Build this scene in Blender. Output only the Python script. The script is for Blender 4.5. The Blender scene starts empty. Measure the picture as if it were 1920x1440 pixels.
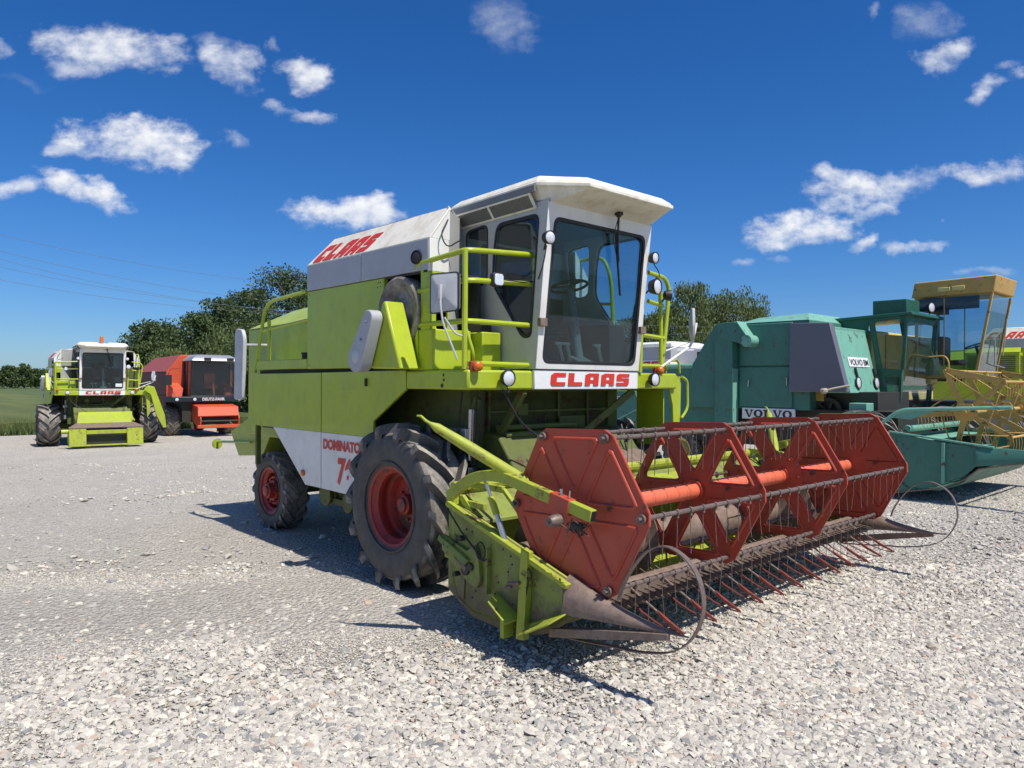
import bpy, bmesh, math, random
import numpy as np
from mathutils import Vector, Matrix, geometry
SC = bpy.context.scene
COL = SC.collection
PI = math.pi
rad = math.radians
# ------------------------------------------------------------------ camera model
F_PX, CAM_H = 1390.0, 1.95
CAM_R = Matrix.Rotation(rad(90 - 0.148), 3, 'X') @ Matrix.Rotation(rad(0.29), 3, 'Z')
YAW = math.atan2(-0.7355, 0.677)

class Frame:
    """A place on the yard with its own axes: x forward, y to the machine's left, z up."""
    def __init__(s, x, y, yaw=YAW, z=0.0):
        s.o = Vector((x, y, z)); s.yaw = yaw
        s.m = Matrix.Translation(s.o) @ Matrix.Rotation(yaw, 4, 'Z')
        s.inv = s.m.inverted()
    def sub(s, u, v, z=0.0, dyaw=0.0):
        p = s.m @ Vector((u, v, z)); return Frame(p.x, p.y, s.yaw + dyaw, p.z)
    def at(s, px, py, u=None, v=None, z=None):
        """the point of a real plane of this machine that a sight line meets"""
        d = s.inv.to_3x3() @ (CAM_R @ Vector(((px - 960) / F_PX, -(py - 720) / F_PX, -1)))
        c = s.inv @ Vector((0, 0, CAM_H))
        if u is not None: t = (u - c.x) / d.x
        elif v is not None: t = (v - c.y) / d.y
        else: t = (z - c.z) / d.z
        return c + d * t
FM = Frame(-0.096, 7.92)

# ------------------------------------------------------------------ mesh builder
def fillet(pts, r, n=5):
    pts = [Vector(p) for p in pts]; out = [pts[0]]
    for i in range(1, len(pts) - 1):
        a, b, c = pts[i - 1], pts[i], pts[i + 1]
        d1, d2 = (a - b), (c - b)
        k = min(r, d1.length * .49, d2.length * .49)
        p1, p2 = b + d1.normalized() * k, b + d2.normalized() * k
        for j in range(n + 1):
            t = j / n
            out.append(p1 * (1 - t) ** 2 + b * 2 * t * (1 - t) + p2 * t * t)
    out.append(pts[-1]); return out

class MB:
    def __init__(s): s.v = []; s.f = []; s.m = []; s.mi = 0
    def face(s, idx): s.f.append(tuple(idx)); s.m.append(s.mi)
    def addv(s, pts):
        n = len(s.v); s.v += [tuple(p) for p in pts]; return list(range(n, n + len(pts)))
    def poly(s, pts): s.face(s.addv(pts))
    def box(s, x0, x1, y0, y1, z0, z1, m=None):
        c = [Vector((x, y, z)) for z in (z0, z1) for y in (y0, y1) for x in (x0, x1)]
        if m is not None: c = [m @ p for p in c]
        i = s.addv(c)
        for q in ((0, 2, 3, 1), (4, 5, 7, 6), (0, 1, 5, 4), (2, 6, 7, 3), (0, 4, 6, 2), (1, 3, 7, 5)): s.face([i[k] for k in q])
        return s
    def bar(s, p0, p1, w, h, up=(0, 0, 1)):
        p0, p1 = Vector(p0), Vector(p1); d = (p1 - p0).normalized()
        a = d.cross(Vector(up)); a = a.normalized() if a.length > 1e-5 else Vector((0, 1, 0))
        b = a.cross(d)
        return s.loft([[p + a * w / 2 + b * h / 2, p - a * w / 2 + b * h / 2, p - a * w / 2 - b * h / 2, p + a * w / 2 - b * h / 2] for p in (p0, p1)])
    def prism(s, pts, vec):
        pts = [Vector(p) for p in pts]; vec = Vector(vec); n = len(pts)
        a = s.addv(pts); b = s.addv([p + vec for p in pts])
        s.face(a[::-1]); s.face(b)
        for k in range(n): s.face((a[k], a[(k + 1) % n], b[(k + 1) % n], b[k]))
        return s
    def holed(s, outer, holes, vec):
        """plate with openings, extruded along vec; outer and holes are lists of 3-D points in one plane"""
        loops = [[Vector(p) for p in outer]] + [[Vector(p) for p in h] for h in holes]
        flat = [p for l in loops for p in l]; vec = Vector(vec)
        tris = geometry.tessellate_polygon(loops)
        a = s.addv(flat); b = s.addv([p + vec for p in flat])
        for t in tris:
            s.face([a[k] for k in t]); s.face([b[k] for k in t[::-1]])
        o = 0
        for l in loops:
            n = len(l)
            for k in range(n): s.face((a[o + k], a[o + (k + 1) % n], b[o + (k + 1) % n], b[o + k]))
            o += n
        return s
    def loft(s, loops, cap=True, closed=True):
        ids = [s.addv(l) for l in loops]; n = len(ids[0])
        for a, b in zip(ids, ids[1:]):
            for k in range(n if closed else n - 1): s.face((a[k], a[(k + 1) % n], b[(k + 1) % n], b[k]))
        if cap and closed: s.face(ids[0][::-1]); s.face(ids[-1])
        return s
    def tube(s, pts, r, n=8, cap=True, ring=False):
        pts = [Vector(p) for p in pts]; loops = []; N = len(pts)
        rr = r if isinstance(r, (list, tuple)) else [r] * N
        t0 = (pts[1] - pts[0]).normalized()
        a = t0.cross(Vector((0, 0, 1)))
        if a.length < 1e-3: a = t0.cross(Vector((1, 0, 0)))
        a.normalize()
        for i, p in enumerate(pts):
            if ring: t = (pts[(i + 1) % N] - pts[i - 1]).normalized()
            else: t = (pts[min(i + 1, N - 1)] - pts[max(i - 1, 0)]).normalized()
            a = (a - t * a.dot(t)).normalized(); b = t.cross(a)
            loops.append([p + (a * math.cos(2 * PI * k / n) + b * math.sin(2 * PI * k / n)) * rr[i] for k in range(n)])
        if ring: loops.append(loops[0]); cap = False
        return s.loft(loops, cap)
    def cyl(s, p0, p1, r0, r1=None, n=20): return s.tube([p0, p1], [r0, r0 if r1 is None else r1], n)
    def lathe(s, prof, c=(0, 0, 0), axis=(0, 1, 0), n=40, cap=True):
        """prof: (along axis, radius)"""
        c, ax = Vector(c), Vector(axis).normalized()
        a = ax.cross(Vector((0, 0, 1)));
        if a.length < 1e-3: a = ax.cross(Vector((1, 0, 0)))
        a.normalize(); b = ax.cross(a)
        return s.loft([[c + ax * h + (a * math.cos(2 * PI * k / n) + b * math.sin(2 * PI * k / n)) * max(r, 1e-4) for k in range(n)] for h, r in prof], cap)
    def ribbon(s, pts, w, th, wdir):
        pts = [Vector(p) for p in pts]; w_ = Vector(wdir).normalized(); L = []
        for i, p in enumerate(pts):
            t = (pts[min(i + 1, len(pts) - 1)] - pts[max(i - 1, 0)]).normalized(); nn = t.cross(w_).normalized()
            L.append([p + w_ * w / 2 + nn * th / 2, p - w_ * w / 2 + nn * th / 2, p - w_ * w / 2 - nn * th / 2, p + w_ * w / 2 - nn * th / 2])
        return s.loft(L)
    def ball(s, c, r, n=14, sq=(1, 1, 1)):
        c = Vector(c); L = []
        for i in range(1, n // 2):
            th = PI * i / (n // 2)
            L.append([c + Vector((math.sin(th) * math.cos(2 * PI * k / n) * r * sq[0], math.sin(th) * math.sin(2 * PI * k / n) * r * sq[1], math.cos(th) * r * sq[2])) for k in range(n)])
        return s.loft(L)
    def build(s, name, mats, parent=None, bevel=0.0, smooth=35, seg=2):
        me = bpy.data.meshes.new(name); me.from_pydata(s.v, [], s.f)
        mats = mats if isinstance(mats, (list, tuple)) else [mats]
        for m in mats: me.materials.append(m)
        me.polygons.foreach_set('material_index', s.m)
        bm = bmesh.new(); bm.from_mesh(me); bmesh.ops.recalc_face_normals(bm, faces=bm.faces); bm.to_mesh(me); bm.free()
        if smooth:
            me.polygons.foreach_set('use_smooth', [True] * len(me.polygons)); me.set_sharp_from_angle(angle=rad(smooth))
        me.update()
        o = bpy.data.objects.new(name, me); COL.objects.link(o)
        if parent is not None: o.parent = parent
        if bevel:
            b = o.modifiers.new('edge', 'BEVEL'); b.width = bevel; b.segments = seg; b.limit_method = 'ANGLE'; b.angle_limit = rad(40)
        return o

def tag(o, label, cat, group=None, kind=None):
    if label: o['label'] = label
    if cat: o['category'] = cat
    if group: o['group'] = group
    if kind: o['kind'] = kind
    return o
def thing(name, fr, label, cat, group=None):
    o = bpy.data.objects.new(name, None); COL.objects.link(o); o.matrix_world = fr.m; o.empty_display_size = .2
    return tag(o, label, cat, group)
def rrect(x0, x1, y0, y1, r, n=4):
    out = []
    for cx, cy, a in ((x1 - r, y1 - r, 0), (x0 + r, y1 - r, 90), (x0 + r, y0 + r, 180), (x1 - r, y0 + r, 270)):
        for k in range(n + 1):
            t = rad(a + 90 * k / n); out.append((cx + r * math.cos(t), cy + r * math.sin(t)))
    return out
def round2(pts, r, n=4):
    """round the corners of a closed 2-D polygon"""
    out = []; N = len(pts)
    for i in range(N):
        a, b, c = Vector(pts[i - 1]), Vector(pts[i]), Vector(pts[(i + 1) % N])
        d1, d2 = a - b, c - b; k = min(r, d1.length * .45, d2.length * .45)
        p1, p2 = b + d1.normalized() * k, b + d2.normalized() * k
        for j in range(n + 1):
            t = j / n; out.append(p1 * (1 - t) ** 2 + b * 2 * t * (1 - t) + p2 * t * t)
    return [tuple(p) for p in out]

# ------------------------------------------------------------------ materials
def newmat(name):
    m = bpy.data.materials.new(name); m.use_nodes = True; nt = m.node_tree
    return m, nt, nt.nodes['Principled BSDF']
def nd(nt, typ, **kw):
    n = nt.nodes.new(typ)
    for k, v in kw.items():
        if k.startswith('i_'):
            key = k[2:]; key = int(key) if key.isdigit() else key.replace('_', ' ')
            n.inputs[key].default_value = v
        else: setattr(n, k, v)
    return n
def mixc(nt, fac, a, b, mode='MIX'):
    n = nt.nodes.new('ShaderNodeMix'); n.data_type = 'RGBA'; n.blend_type = mode
    for sock, val in ((n.inputs[0], fac), (n.inputs[6], a), (n.inputs[7], b)):
        if hasattr(val, 'is_linked') or isinstance(val, bpy.types.NodeSocket): nt.links.new(val, sock)
        elif isinstance(val, (int, float)): sock.default_value = val
        else: sock.default_value = (*val[:3], 1)
    return n.outputs[2]
def ramp(nt, src, stops):
    n = nt.nodes.new('ShaderNodeValToRGB'); cr = n.color_ramp
    while len(cr.elements) < len(stops): cr.elements.new(.5)
    for e, (p, c) in zip(cr.elements, stops):
        e.position = p; e.color = (*c[:3], 1) if isinstance(c, (tuple, list)) else (c, c, c, 1)
    nt.links.new(src, n.inputs[0]); return n.outputs[0]
def noise(nt, scale, detail=4, rough=.55, vec=None, dim='3D'):
    n = nd(nt, 'ShaderNodeTexNoise', i_Scale=scale, i_Detail=detail, i_Roughness=rough)
    if vec is not None: nt.links.new(vec, n.inputs['Vector'])
    return n.outputs['Fac']
def coords(nt): return nd(nt, 'ShaderNodeTexCoord').outputs['Object']
def bump(nt, b, h, strength, dist=.01):
    n = nd(nt, 'ShaderNodeBump', i_Strength=strength, i_Distance=dist)
    nt.links.new(h, n.inputs['Height']); nt.links.new(n.outputs[0], b.inputs['Normal'])

def paint(name, col, rough=.38, dirt=.25, dirtcol=(.20, .16, .11), rust=0.0, coat=.0, fade=.12, metal=0.0, mud=None):
    """weathered coloured metal: uneven tone, dust patches, scratches, specks of rust"""
    m, nt, b = newmat(name); c = coords(nt)
    base = mixc(nt, ramp(nt, noise(nt, 2.2, 5, .6, c), [(.3, 0), (.75, 1)]), col, [min(1, x * (1 - fade) + .03 * fade) for x in col])
    mp = nd(nt, 'ShaderNodeMapping'); mp.inputs['Scale'].default_value = (2, 2, 1.1); nt.links.new(c, mp.inputs[0])
    d = ramp(nt, noise(nt, 3.5, 7, .68, mp.outputs[0]), [(.47, 0), (.72, 1)])
    dd = nd(nt, 'ShaderNodeMath', operation='MULTIPLY'); nt.links.new(d, dd.inputs[0]); dd.inputs[1].default_value = dirt
    base = mixc(nt, dd.outputs[0], base, dirtcol)
    sp = ramp(nt, noise(nt, 85, 3, .6, c), [(.66, 0), (.72, .5 * min(1, dirt * 2.2))])
    base = mixc(nt, sp, base, [x * .45 for x in dirtcol])
    if rust:
        rm = ramp(nt, noise(nt, 5.5, 8, .75, c), [(.60 - .12 * rust, 0), (.66 - .1 * rust, 1)])
        base = mixc(nt, rm, base, (.085, .04, .022))
    if mud:                                             # soil splashed up the lower edge, with a ragged outline
        sx = nd(nt, 'ShaderNodeSeparateXYZ'); nt.links.new(c, sx.inputs[0]); mr = nd(nt, 'ShaderNodeMapRange'); nt.links.new(sx.outputs[2], mr.inputs[0]); mr.inputs[1].default_value, mr.inputs[2].default_value, mr.inputs[3].default_value, mr.inputs[4].default_value = mud[0], mud[1], .55, -.12
        ad = nd(nt, 'ShaderNodeMath', operation='ADD'); nt.links.new(mr.outputs[0], ad.inputs[0]); nt.links.new(noise(nt, 7, 8, .72, c), ad.inputs[1])
        base = mixc(nt, ramp(nt, ad.outputs[0], [(.55, 0), (.78, mud[2])]), base, mud[3])
    nt.links.new(base, b.inputs['Base Color'])
    rr = ramp(nt, noise(nt, 9, 6, .65, c), [(.2, max(0, rough - .12)), (.8, min(1, rough + .2))]); nt.links.new(rr, b.inputs['Roughness'])
    b.inputs['Coat Weight'].default_value = coat; b.inputs['Metallic'].default_value = metal
    bump(nt, b, noise(nt, 14, 5, .6, c), .04, .02)
    return m
def rusty(name, c1, c2, rough=.75, metal=.2, scale=12):
    m, nt, b = newmat(name); c = coords(nt)
    base = ramp(nt, noise(nt, scale, 9, .7, c), [(.3, c1), (.62, c2), (.8, [x * .6 for x in c1])])
    nt.links.new(base, b.inputs['Base Color']); b.inputs['Roughness'].default_value = rough; b.inputs['Metallic'].default_value = metal
    bump(nt, b, noise(nt, 60, 5, .7, c), .25, .01); return m
def plain(name, col, rough=.5, metal=0.0, spec=.5, emit=0):
    m, nt, b = newmat(name); c = coords(nt)
    nt.links.new(mixc(nt, ramp(nt, noise(nt, 7, 5, .6, c), [(.35, 0), (.7, 1)]), col, [x * .8 for x in col]), b.inputs['Base Color'])
    b.inputs['Roughness'].default_value = rough; b.inputs['Metallic'].default_value = metal; b.inputs['Specular IOR Level'].default_value = spec
    return m
def glassy(name, tint, refl=.08, rough=.0):
    """tinted pane: lets light through, mirrors the surroundings at the Fresnel rate, a film of dust"""
    m, nt, b = newmat(name); out = nt.nodes['Material Output']; nt.nodes.remove(b)
    tr = nd(nt, 'ShaderNodeBsdfTransparent'); tr.inputs[0].default_value = (*tint, 1)
    gl = nd(nt, 'ShaderNodeBsdfGlossy'); gl.inputs['Roughness'].default_value = rough; gl.inputs[0].default_value = (.9, .95, 1, 1)
    df = nd(nt, 'ShaderNodeBsdfDiffuse'); df.inputs[0].default_value = (.35, .33, .29, 1)
    lw = nd(nt, 'ShaderNodeLayerWeight', i_Blend=.5); fr = nd(nt, 'ShaderNodeMath', operation='POWER'); nt.links.new(lw.outputs['Facing'], fr.inputs[0]); fr.inputs[1].default_value = 4.0
    ad = nd(nt, 'ShaderNodeMath', operation='MULTIPLY_ADD'); nt.links.new(fr.outputs[0], ad.inputs[0]); ad.inputs[1].default_value = .8; ad.inputs[2].default_value = refl
    mx = nd(nt, 'ShaderNodeMixShader'); nt.links.new(ad.outputs[0], mx.inputs[0]); nt.links.new(tr.outputs[0], mx.inputs[1]); nt.links.new(gl.outputs[0], mx.inputs[2])
    c = coords(nt); du = ramp(nt, noise(nt, 3, 7, .7, c), [(.35, .004), (.8, .035)])
    m2 = nd(nt, 'ShaderNodeMixShader'); nt.links.new(du, m2.inputs[0]); nt.links.new(mx.outputs[0], m2.inputs[1]); nt.links.new(df.outputs[0], m2.inputs[2])
    nt.links.new(m2.outputs[0], out.inputs[0]); return m

LIME = (.395, .49, .022); LIMED = (.40, .475, .025)
M = {}
M['lime'] = paint('lime_paint', LIME, .34, .24, (.16, .13, .06), coat=.15, mud=(.75, 1.7, .22, (.18, .17, .10)))
M['lime_worn'] = paint('worn_lime_paint', (.225, .275, .05), .5, .8, (.13, .10, .06), rust=.3, mud=(.10, .62, .85, (.095, .07, .047)))
M['lime_old'] = paint('old_lime_paint', (.36, .42, .035), .5, .5, (.17, .13, .07), rust=.2)
M['lime_shaded_dirty'] = paint('shaded_dirty_lime_paint', (.10, .125, .022), .6, .7, (.05, .042, .03), rust=.3)  # lime with the shade of bays and undersides put in, plus dirt and rust
M['white'] = paint('white_paint', (.78, .78, .75), .38, .28, (.42, .36, .27))
M['white_roof'] = paint('white_roof_paint', (.80, .77, .67), .5, .6, (.44, .37, .25))
M['white_glossy'] = paint('clean_white_paint', (.80, .81, .82), .3, .1, (.5, .47, .4))
M['grey'] = paint('grey_paint', (.42, .43, .46), .42, .2, (.30, .28, .25))
M['gutter_shade'] = paint('gutter_shade_paint', (.20, .20, .21), .5, .3, (.2, .18, .15))  # roof-edge shade put into the colour of the gutter strip
M['cabgrey'] = paint('cab_grey_paint', (.50, .51, .50), .4, .3, (.33, .32, .25))
M['red_letter'] = paint('red_lettering_paint', (.62, .035, .018), .4, .15, (.3, .12, .08))
M['reel_red'] = paint('reel_red_paint', (.47, .066, .034), .45, .30, (.30, .11, .07), rust=.10)
M['reel_tube'] = paint('reel_tube_paint', (.72, .15, .075), .42, .3, (.35, .16, .1))
M['lifter_red'] = paint('lifter_red_paint', (.24, .040, .026), .5, .5, (.14, .07, .05), rust=.4)
M['rim_red'] = paint('rim_red_paint', (.36, .032, .022), .42, .6, (.07, .025, .02), rust=.6)
M['bar_steel'] = rusty('brown_bar_steel', (.13, .092, .076), (.22, .17, .15), .5, .4, 25)
M['brown_steel'] = rusty('rusty_brown_sheet', (.15, .10, .078), (.26, .195, .155), .62, .2, 14)
M['knife_steel'] = rusty('dark_knife_steel', (.085, .064, .052), (.16, .125, .10), .6, .3, 30)
M['dark'] = plain('black_plastic', (.018, .018, .02), .5)
M['under'] = plain('oily_dark_metal', (.035, .035, .03), .6)
M['bright'] = plain('bright_steel', (.55, .55, .56), .28, .9)
M['chrome'] = plain('lamp_reflector', (.85, .85, .85), .12, 1.0)
M['rubber_seal'] = plain('rubber_seal', (.02, .02, .022), .6)
M['orange'] = plain('orange_lens', (.62, .16, .02), .2)
M['redlens'] = plain('red_lens', (.4, .06, .03), .2)
M['mirror_back'] = plain('light_grey_plastic', (.50, .51, .53), .4)
M['interior'] = plain('cab_interior', (.03, .032, .034), .7)
M['interior_grey'] = plain('cab_column', (.17, .19, .18), .5)  # grey-green of the steering column and pedals
M['seat'] = plain('seat_cloth', (.035, .035, .04), .8)
M['glass'] = glassy('tinted_glass', (.68, .82, .85), .035)
M['glass_side'] = glassy('dark_side_glass', (.74, .84, .90), .03)
M['glass_clear'] = glassy('clear_glass', (.95, .97, .96), .015)
def rubber(name, dust):
    m, nt, b = newmat(name); c = coords(nt)
    g = nd(nt, 'ShaderNodeNewGeometry')
    base = ramp(nt, noise(nt, 9, 8, .7, c), [(.35, (.030, .031, .033)), (.7, (.058, .058, .057))])
    d = ramp(nt, noise(nt, 6, 9, .72, c), [(.33, 0), (.66, dust)])
    base = mixc(nt, d, base, (.40, .355, .29))
    nt.links.new(base, b.inputs['Base Color']); b.inputs['Roughness'].default_value = .62
    bump(nt, b, noise(nt, 70, 5, .7, c), .3, .008); return m
M['tyre'] = rubber('tyre_sidewall', .16)
M['lug'] = rubber('tyre_tread', .85)
def lens():
    m, nt, b = newmat('headlamp_glass'); c = coords(nt)
    v = nd(nt, 'ShaderNodeTexVoronoi', i_Scale=70.0); nt.links.new(c, v.inputs['Vector'])
    nt.links.new(ramp(nt, v.outputs['Distance'], [(0, (.95, .95, .95)), (.6, (.72, .75, .8))]), b.inputs['Base Color'])
    b.inputs['Roughness'].default_value = .15; b.inputs['Metallic'].default_value = .25; b.inputs['Coat Weight'].default_value = .5; return m
M['lens'] = lens()
def grille():
    m, nt, b = newmat('perforated_grille'); c = coords(nt)
    v = nd(nt, 'ShaderNodeTexVoronoi', i_Scale=110.0); nt.links.new(c, v.inputs['Vector'])
    nt.links.new(ramp(nt, v.outputs['Distance'], [(.25, (.012, .012, .012)), (.5, (.16, .155, .145))]), b.inputs['Base Color']); b.inputs['Roughness'].default_value = .6; return m
M['grille'] = grille()

# ------------------------------------------------------------------ lettering
GL = {  # blocky letters on a unit cell, as polygons that only touch at their edges
 'C': [[(0, .30), (.40, .30), (.40, .70), (0, .70)], [(0, .70), (1, .70), (1, 1), (.22, 1), (.0, .82)], [(0, .18), (.12, 0), (1, 0), (1, .30), (0, .30)]],
 'L': [[(0, .30), (.40, .30), (.40, 1), (0, 1)], [(0, 0), (1, 0), (1, .30), (0, .30)]],
 'A': [[(0, 0), (.38, 0), (.38, .24), (0, .24)], [(.62, 0), (1, 0), (1, .24), (.62, .24)], [(0, .24), (1, .24), (1, .48), (0, .48)], [(0, .48), (.38, .48), (.38, .74), (0, .74)], [(.62, .48), (1, .48), (1, .74), (.62, .74)], [(0, .74), (1, .74), (1, 1), (.25, 1), (0, .86)]],
 'S': [[(0, 0), (.88, 0), (1, .16), (1, .28), (0, .28)], [(.6, .28), (1, .28), (1, .42), (.6, .42)], [(0, .42), (1, .42), (1, .60), (.92, .64), (0, .64)], [(0, .64), (.4, .64), (.4, .74), (0, .74)], [(0, .74), (1, .74), (1, 1), (.16, 1), (0, .86)]],
 'V': [[(.02, .86), (.38, .86), (.38, 1), (.02, 1)], [(.66, .86), (.98, .86), (.98, 1), (.66, 1)], [(.10, .86), (.32, .86), (.62, 0), (.44, 0)], [(.74, .86), (.88, .86), (.62, 0), (.567, .15)]],
 'O': 'ring', 'l': [[(.02, 0), (.95, 0), (.95, .14), (.02, .14)], [(.95, .14), (.95, .36), (.86, .36), (.78, .14)], [(.16, .14), (.44, .14), (.44, .86), (.16, .86)], [(.02, .86), (.58, .86), (.58, 1), (.02, 1)]],
}
def letters(word, place, width, height, gap=.22, shear=0.0, th=.004):
    """place(a, b) -> point on the panel for a metres along and b metres up; returns MB"""
    mb = MB(); n = len(word); cw = width / (n + gap * (n - 1)); o0, on = place(0, 0), None
    e1 = (place(1, 0) - o0); e2 = (place(0, 1) - o0); nn = e1.cross(e2).normalized() * th
    for i, ch in enumerate(word):
        x0 = i * cw * (1 + gap); g = GL[ch]
        if g == 'ring':
            k = 16; ou = []; inn = []
            for j in range(k):
                t = 2 * PI * j / k; ou.append((.5 + .5 * math.cos(t), .5 + .52 * math.sin(t))); inn.append((.5 + .24 * math.cos(t), .5 + .36 * math.sin(t)))
            g = [[ou[j], ou[(j + 1) % k], inn[(j + 1) % k], inn[j]] for j in range(k)]
        for pl in g:
            pts = [place(x0 + (x * cw) + shear * y * height, y * height) for x, y in pl]
            mb.prism([p + nn * .3 for p in pts], nn)
    return mb
def fonttext(word, o, ex, ey, height, bold=0.0, shear=0.0, xs=1.0, th=.004):
    """Blender's built-in face, laid on the plane through o spanned by ex and ey; returns MB"""
    cu = bpy.data.curves.new('lettering', 'FONT'); cu.body = word; cu.size = 1.0; cu.offset = bold; cu.shear = shear; cu.extrude = 0; cu.fill_mode = 'FRONT'
    ob = bpy.data.objects.new('lettering', cu); COL.objects.link(ob)
    dg = bpy.context.evaluated_depsgraph_get(); me = bpy.data.meshes.new_from_object(ob.evaluated_get(dg))
    mb = MB(); ex, ey, o = Vector(ex).normalized(), Vector(ey).normalized(), Vector(o); n = ex.cross(ey).normalized()
    ys = [v.co.y for v in me.vertices]; sc = height / max(1e-6, max(ys) - min(ys)); x0 = min(v.co.x for v in me.vertices); y0 = min(ys)
    i = mb.addv([o + ex * (v.co.x - x0) * sc * xs + ey * (v.co.y - y0) * sc + n * th for v in me.vertices])
    for p in me.polygons: mb.face([i[k] for k in p.vertices])
    mb.w = (max(v.co.x for v in me.vertices) - x0) * sc * xs
    bpy.data.objects.remove(ob); bpy.data.curves.remove(cu); bpy.data.meshes.remove(me)
    return mb
SKYTINT = (.58, .79, 1.15); SKYS = .088; CLOUDS = .92; EXPO = 0.15
# ------------------------------------------------------------------ wheels
def tyre_mesh(R, W, rr, n, lh=.085, slant=26, lw=.085):
    mb = MB(); rb = R - lh; half = []
    half = [(-.36 * W, rr - .005), (-.41 * W, rr + .012), (-.44 * W, rr + .03), (-.485 * W, rr + .3 * (rb - rr)), (-.5 * W, rr + .55 * (rb - rr)), (-.485 * W, rr + .8 * (rb - rr)), (-.455 * W, rb - .035), (-.40 * W, rb - .012), (-.2 * W, rb - .002)]
    mb.lathe(half + [(0, rb)] + [(-y, r) for y, r in half[::-1]], n=64, cap=False)
    mb.lathe([(-.478 * W, rr + .14 * (rb - rr)), (-.497 * W, rr + .15 * (rb - rr)), (-.497 * W, rr + .19 * (rb - rr)), (-.48 * W, rr + .21 * (rb - rr))], n=64, cap=False)
    nq = len(mb.f) ; crown = [i for i, f in enumerate(mb.f) if all((mb.v[k][0] ** 2 + mb.v[k][2] ** 2) ** .5 > rb - .04 for k in f)]
    for i in crown: mb.m[i] = 1
    for side in (-1, 1):
        for i in range(n):
            t0 = 2 * PI * (i + (.5 if side > 0 else 0)) / n; L = []
            for s, yy, rt, k in ((0, .01, 0, .8), (.22, .12, .001, .85), (.5, .27, .004, .95), (.8, .41, .010, 1.05), (1.0, .495, .022, 1.2), (1.06, .515, .07, 1.15), (1.09, .505, .13, .8)):
                th = t0 + rad(slant) * (s ** .85); y = side * yy * W; rt_ = R - rt * (R / .78); base = min(rb - .02, rt_ - .012)
                if s > 1.03: base = rt_ - .05
                hw = lw * k / R / 2
                q = []
                for a, r in ((-hw * 1.45, base), (hw * 1.45, base), (hw * .78, rt_), (-hw * .78, rt_)):
                    q.append((math.cos(th + a) * r, y, math.sin(th + a) * r))
                if s > 1.03: q = [(x, y * (1 if j > 1 else .95), z) for j, (x, y, z) in enumerate(q)]
                L.append(q)
            ids = [mb.addv(q) for q in L]
            for a, b in zip(ids, ids[1:]):
                for k in range(4):
                    mb.mi = 1 if k == 2 else 0
                    mb.face((a[k], a[(k + 1) % 4], b[(k + 1) % 4], b[k]))
            mb.mi = 0; mb.face(ids[0][::-1]); mb.face(ids[-1])
    return mb
def add_wheel(root, name, c, R, W, rr, n, mirror=False, lh=.085, rimmat=None, deep=True, proto=None, lw=.085):
    """wheel > tyre, hub; the outer face looks along -y unless mirrored"""
    if proto:
        w = proto.copy(); COL.objects.link(w); w.parent = root
        for ch in proto.children:
            d = ch.copy(); COL.objects.link(d); d.parent = w
    else:
        mb = MB(); f = .41 * W
        k = .10 if deep else -.25
        mb.lathe([(-f, rr - .008), (-f - .012, rr + .022), (-f + .004, rr + .026), (-f + .01, rr - .002), (-f * .82, rr - .022), (-f * .70, rr - .05), (-f * .5, rr - .055), (-f * .45, rr - .03), (-f * .2, rr - .035), (-f * .12, rr - .075), (k * W - .01, rr - .10), (k * W, rr * .52), (k * W - .03, rr * .50), (k * W - .03, rr * .33), (k * W - .05, .02)], n=56, cap=False)
        mb.lathe([(f, rr - .008), (f + .012, rr + .022), (f - .01, rr - .002), (f * .7, rr - .05), (k * W, rr - .06)], n=40, cap=False)
        w = mb.build(name, rimmat or M['rim_red'], root)
        tyre_mesh(R, W, rr, n, lh, lw=lw).build('tyre', [M['tyre'], M['lug']], w, smooth=32)
        h = MB(); h.lathe([(k * W - .02, .10), (k * W - .10, .095), (k * W - .11, .07), (k * W - .13, .065), (k * W - .135, .0)], n=24)
        for j in range(8):
            a = 2 * PI * j / 8; x, z = .145 * math.cos(a), .145 * math.sin(a)
            h.cyl((x, k * W - .01, z), (x, k * W - .06, z), .014, n=6)
        h.build('hub', rimmat or M['rim_red'], w)
    w.location = c; w.scale = (1, -1 if mirror else 1, 1)
    return w

# ------------------------------------------------------------------ reel
def inset_poly(p, d):
    n = len(p); out = []
    lines = []
    for i in range(n):
        a, b = Vector(p[i]), Vector(p[(i + 1) % n]); t = (b - a).normalized(); nn = Vector((-t.y, t.x)); lines.append((a + nn * d, t))
    for i in range(n):
        (a, t), (b, s) = lines[i - 1], lines[i]
        k = t.x * s.y - t.y * s.x; r = b - a
        out.append(a + t * ((r.x * s.y - r.y * s.x) / k))
    return [(q.x, q.y) for q in out]
def resample(poly, c, angs):
    out = []
    for a in angs:
        dx, dy = math.cos(a), math.sin(a); best = 0
        for i in range(len(poly)):
            x0, y0 = poly[i][0] - c[0], poly[i][1] - c[1]; x1, y1 = poly[(i + 1) % len(poly)][0] - c[0], poly[(i + 1) % len(poly)][1] - c[1]
            ex, ey = x1 - x0, y1 - y0; k = dx * ey - dy * ex
            if abs(k) < 1e-12: continue
            t = (x0 * ey - y0 * ex) / k; u = (x0 * dy - y0 * dx) / k
            if t > 0 and -1e-6 <= u <= 1 + 1e-6: best = max(best, t)
        out.append((c[0] + dx * best, c[1] + dy * best))
    return out
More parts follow.
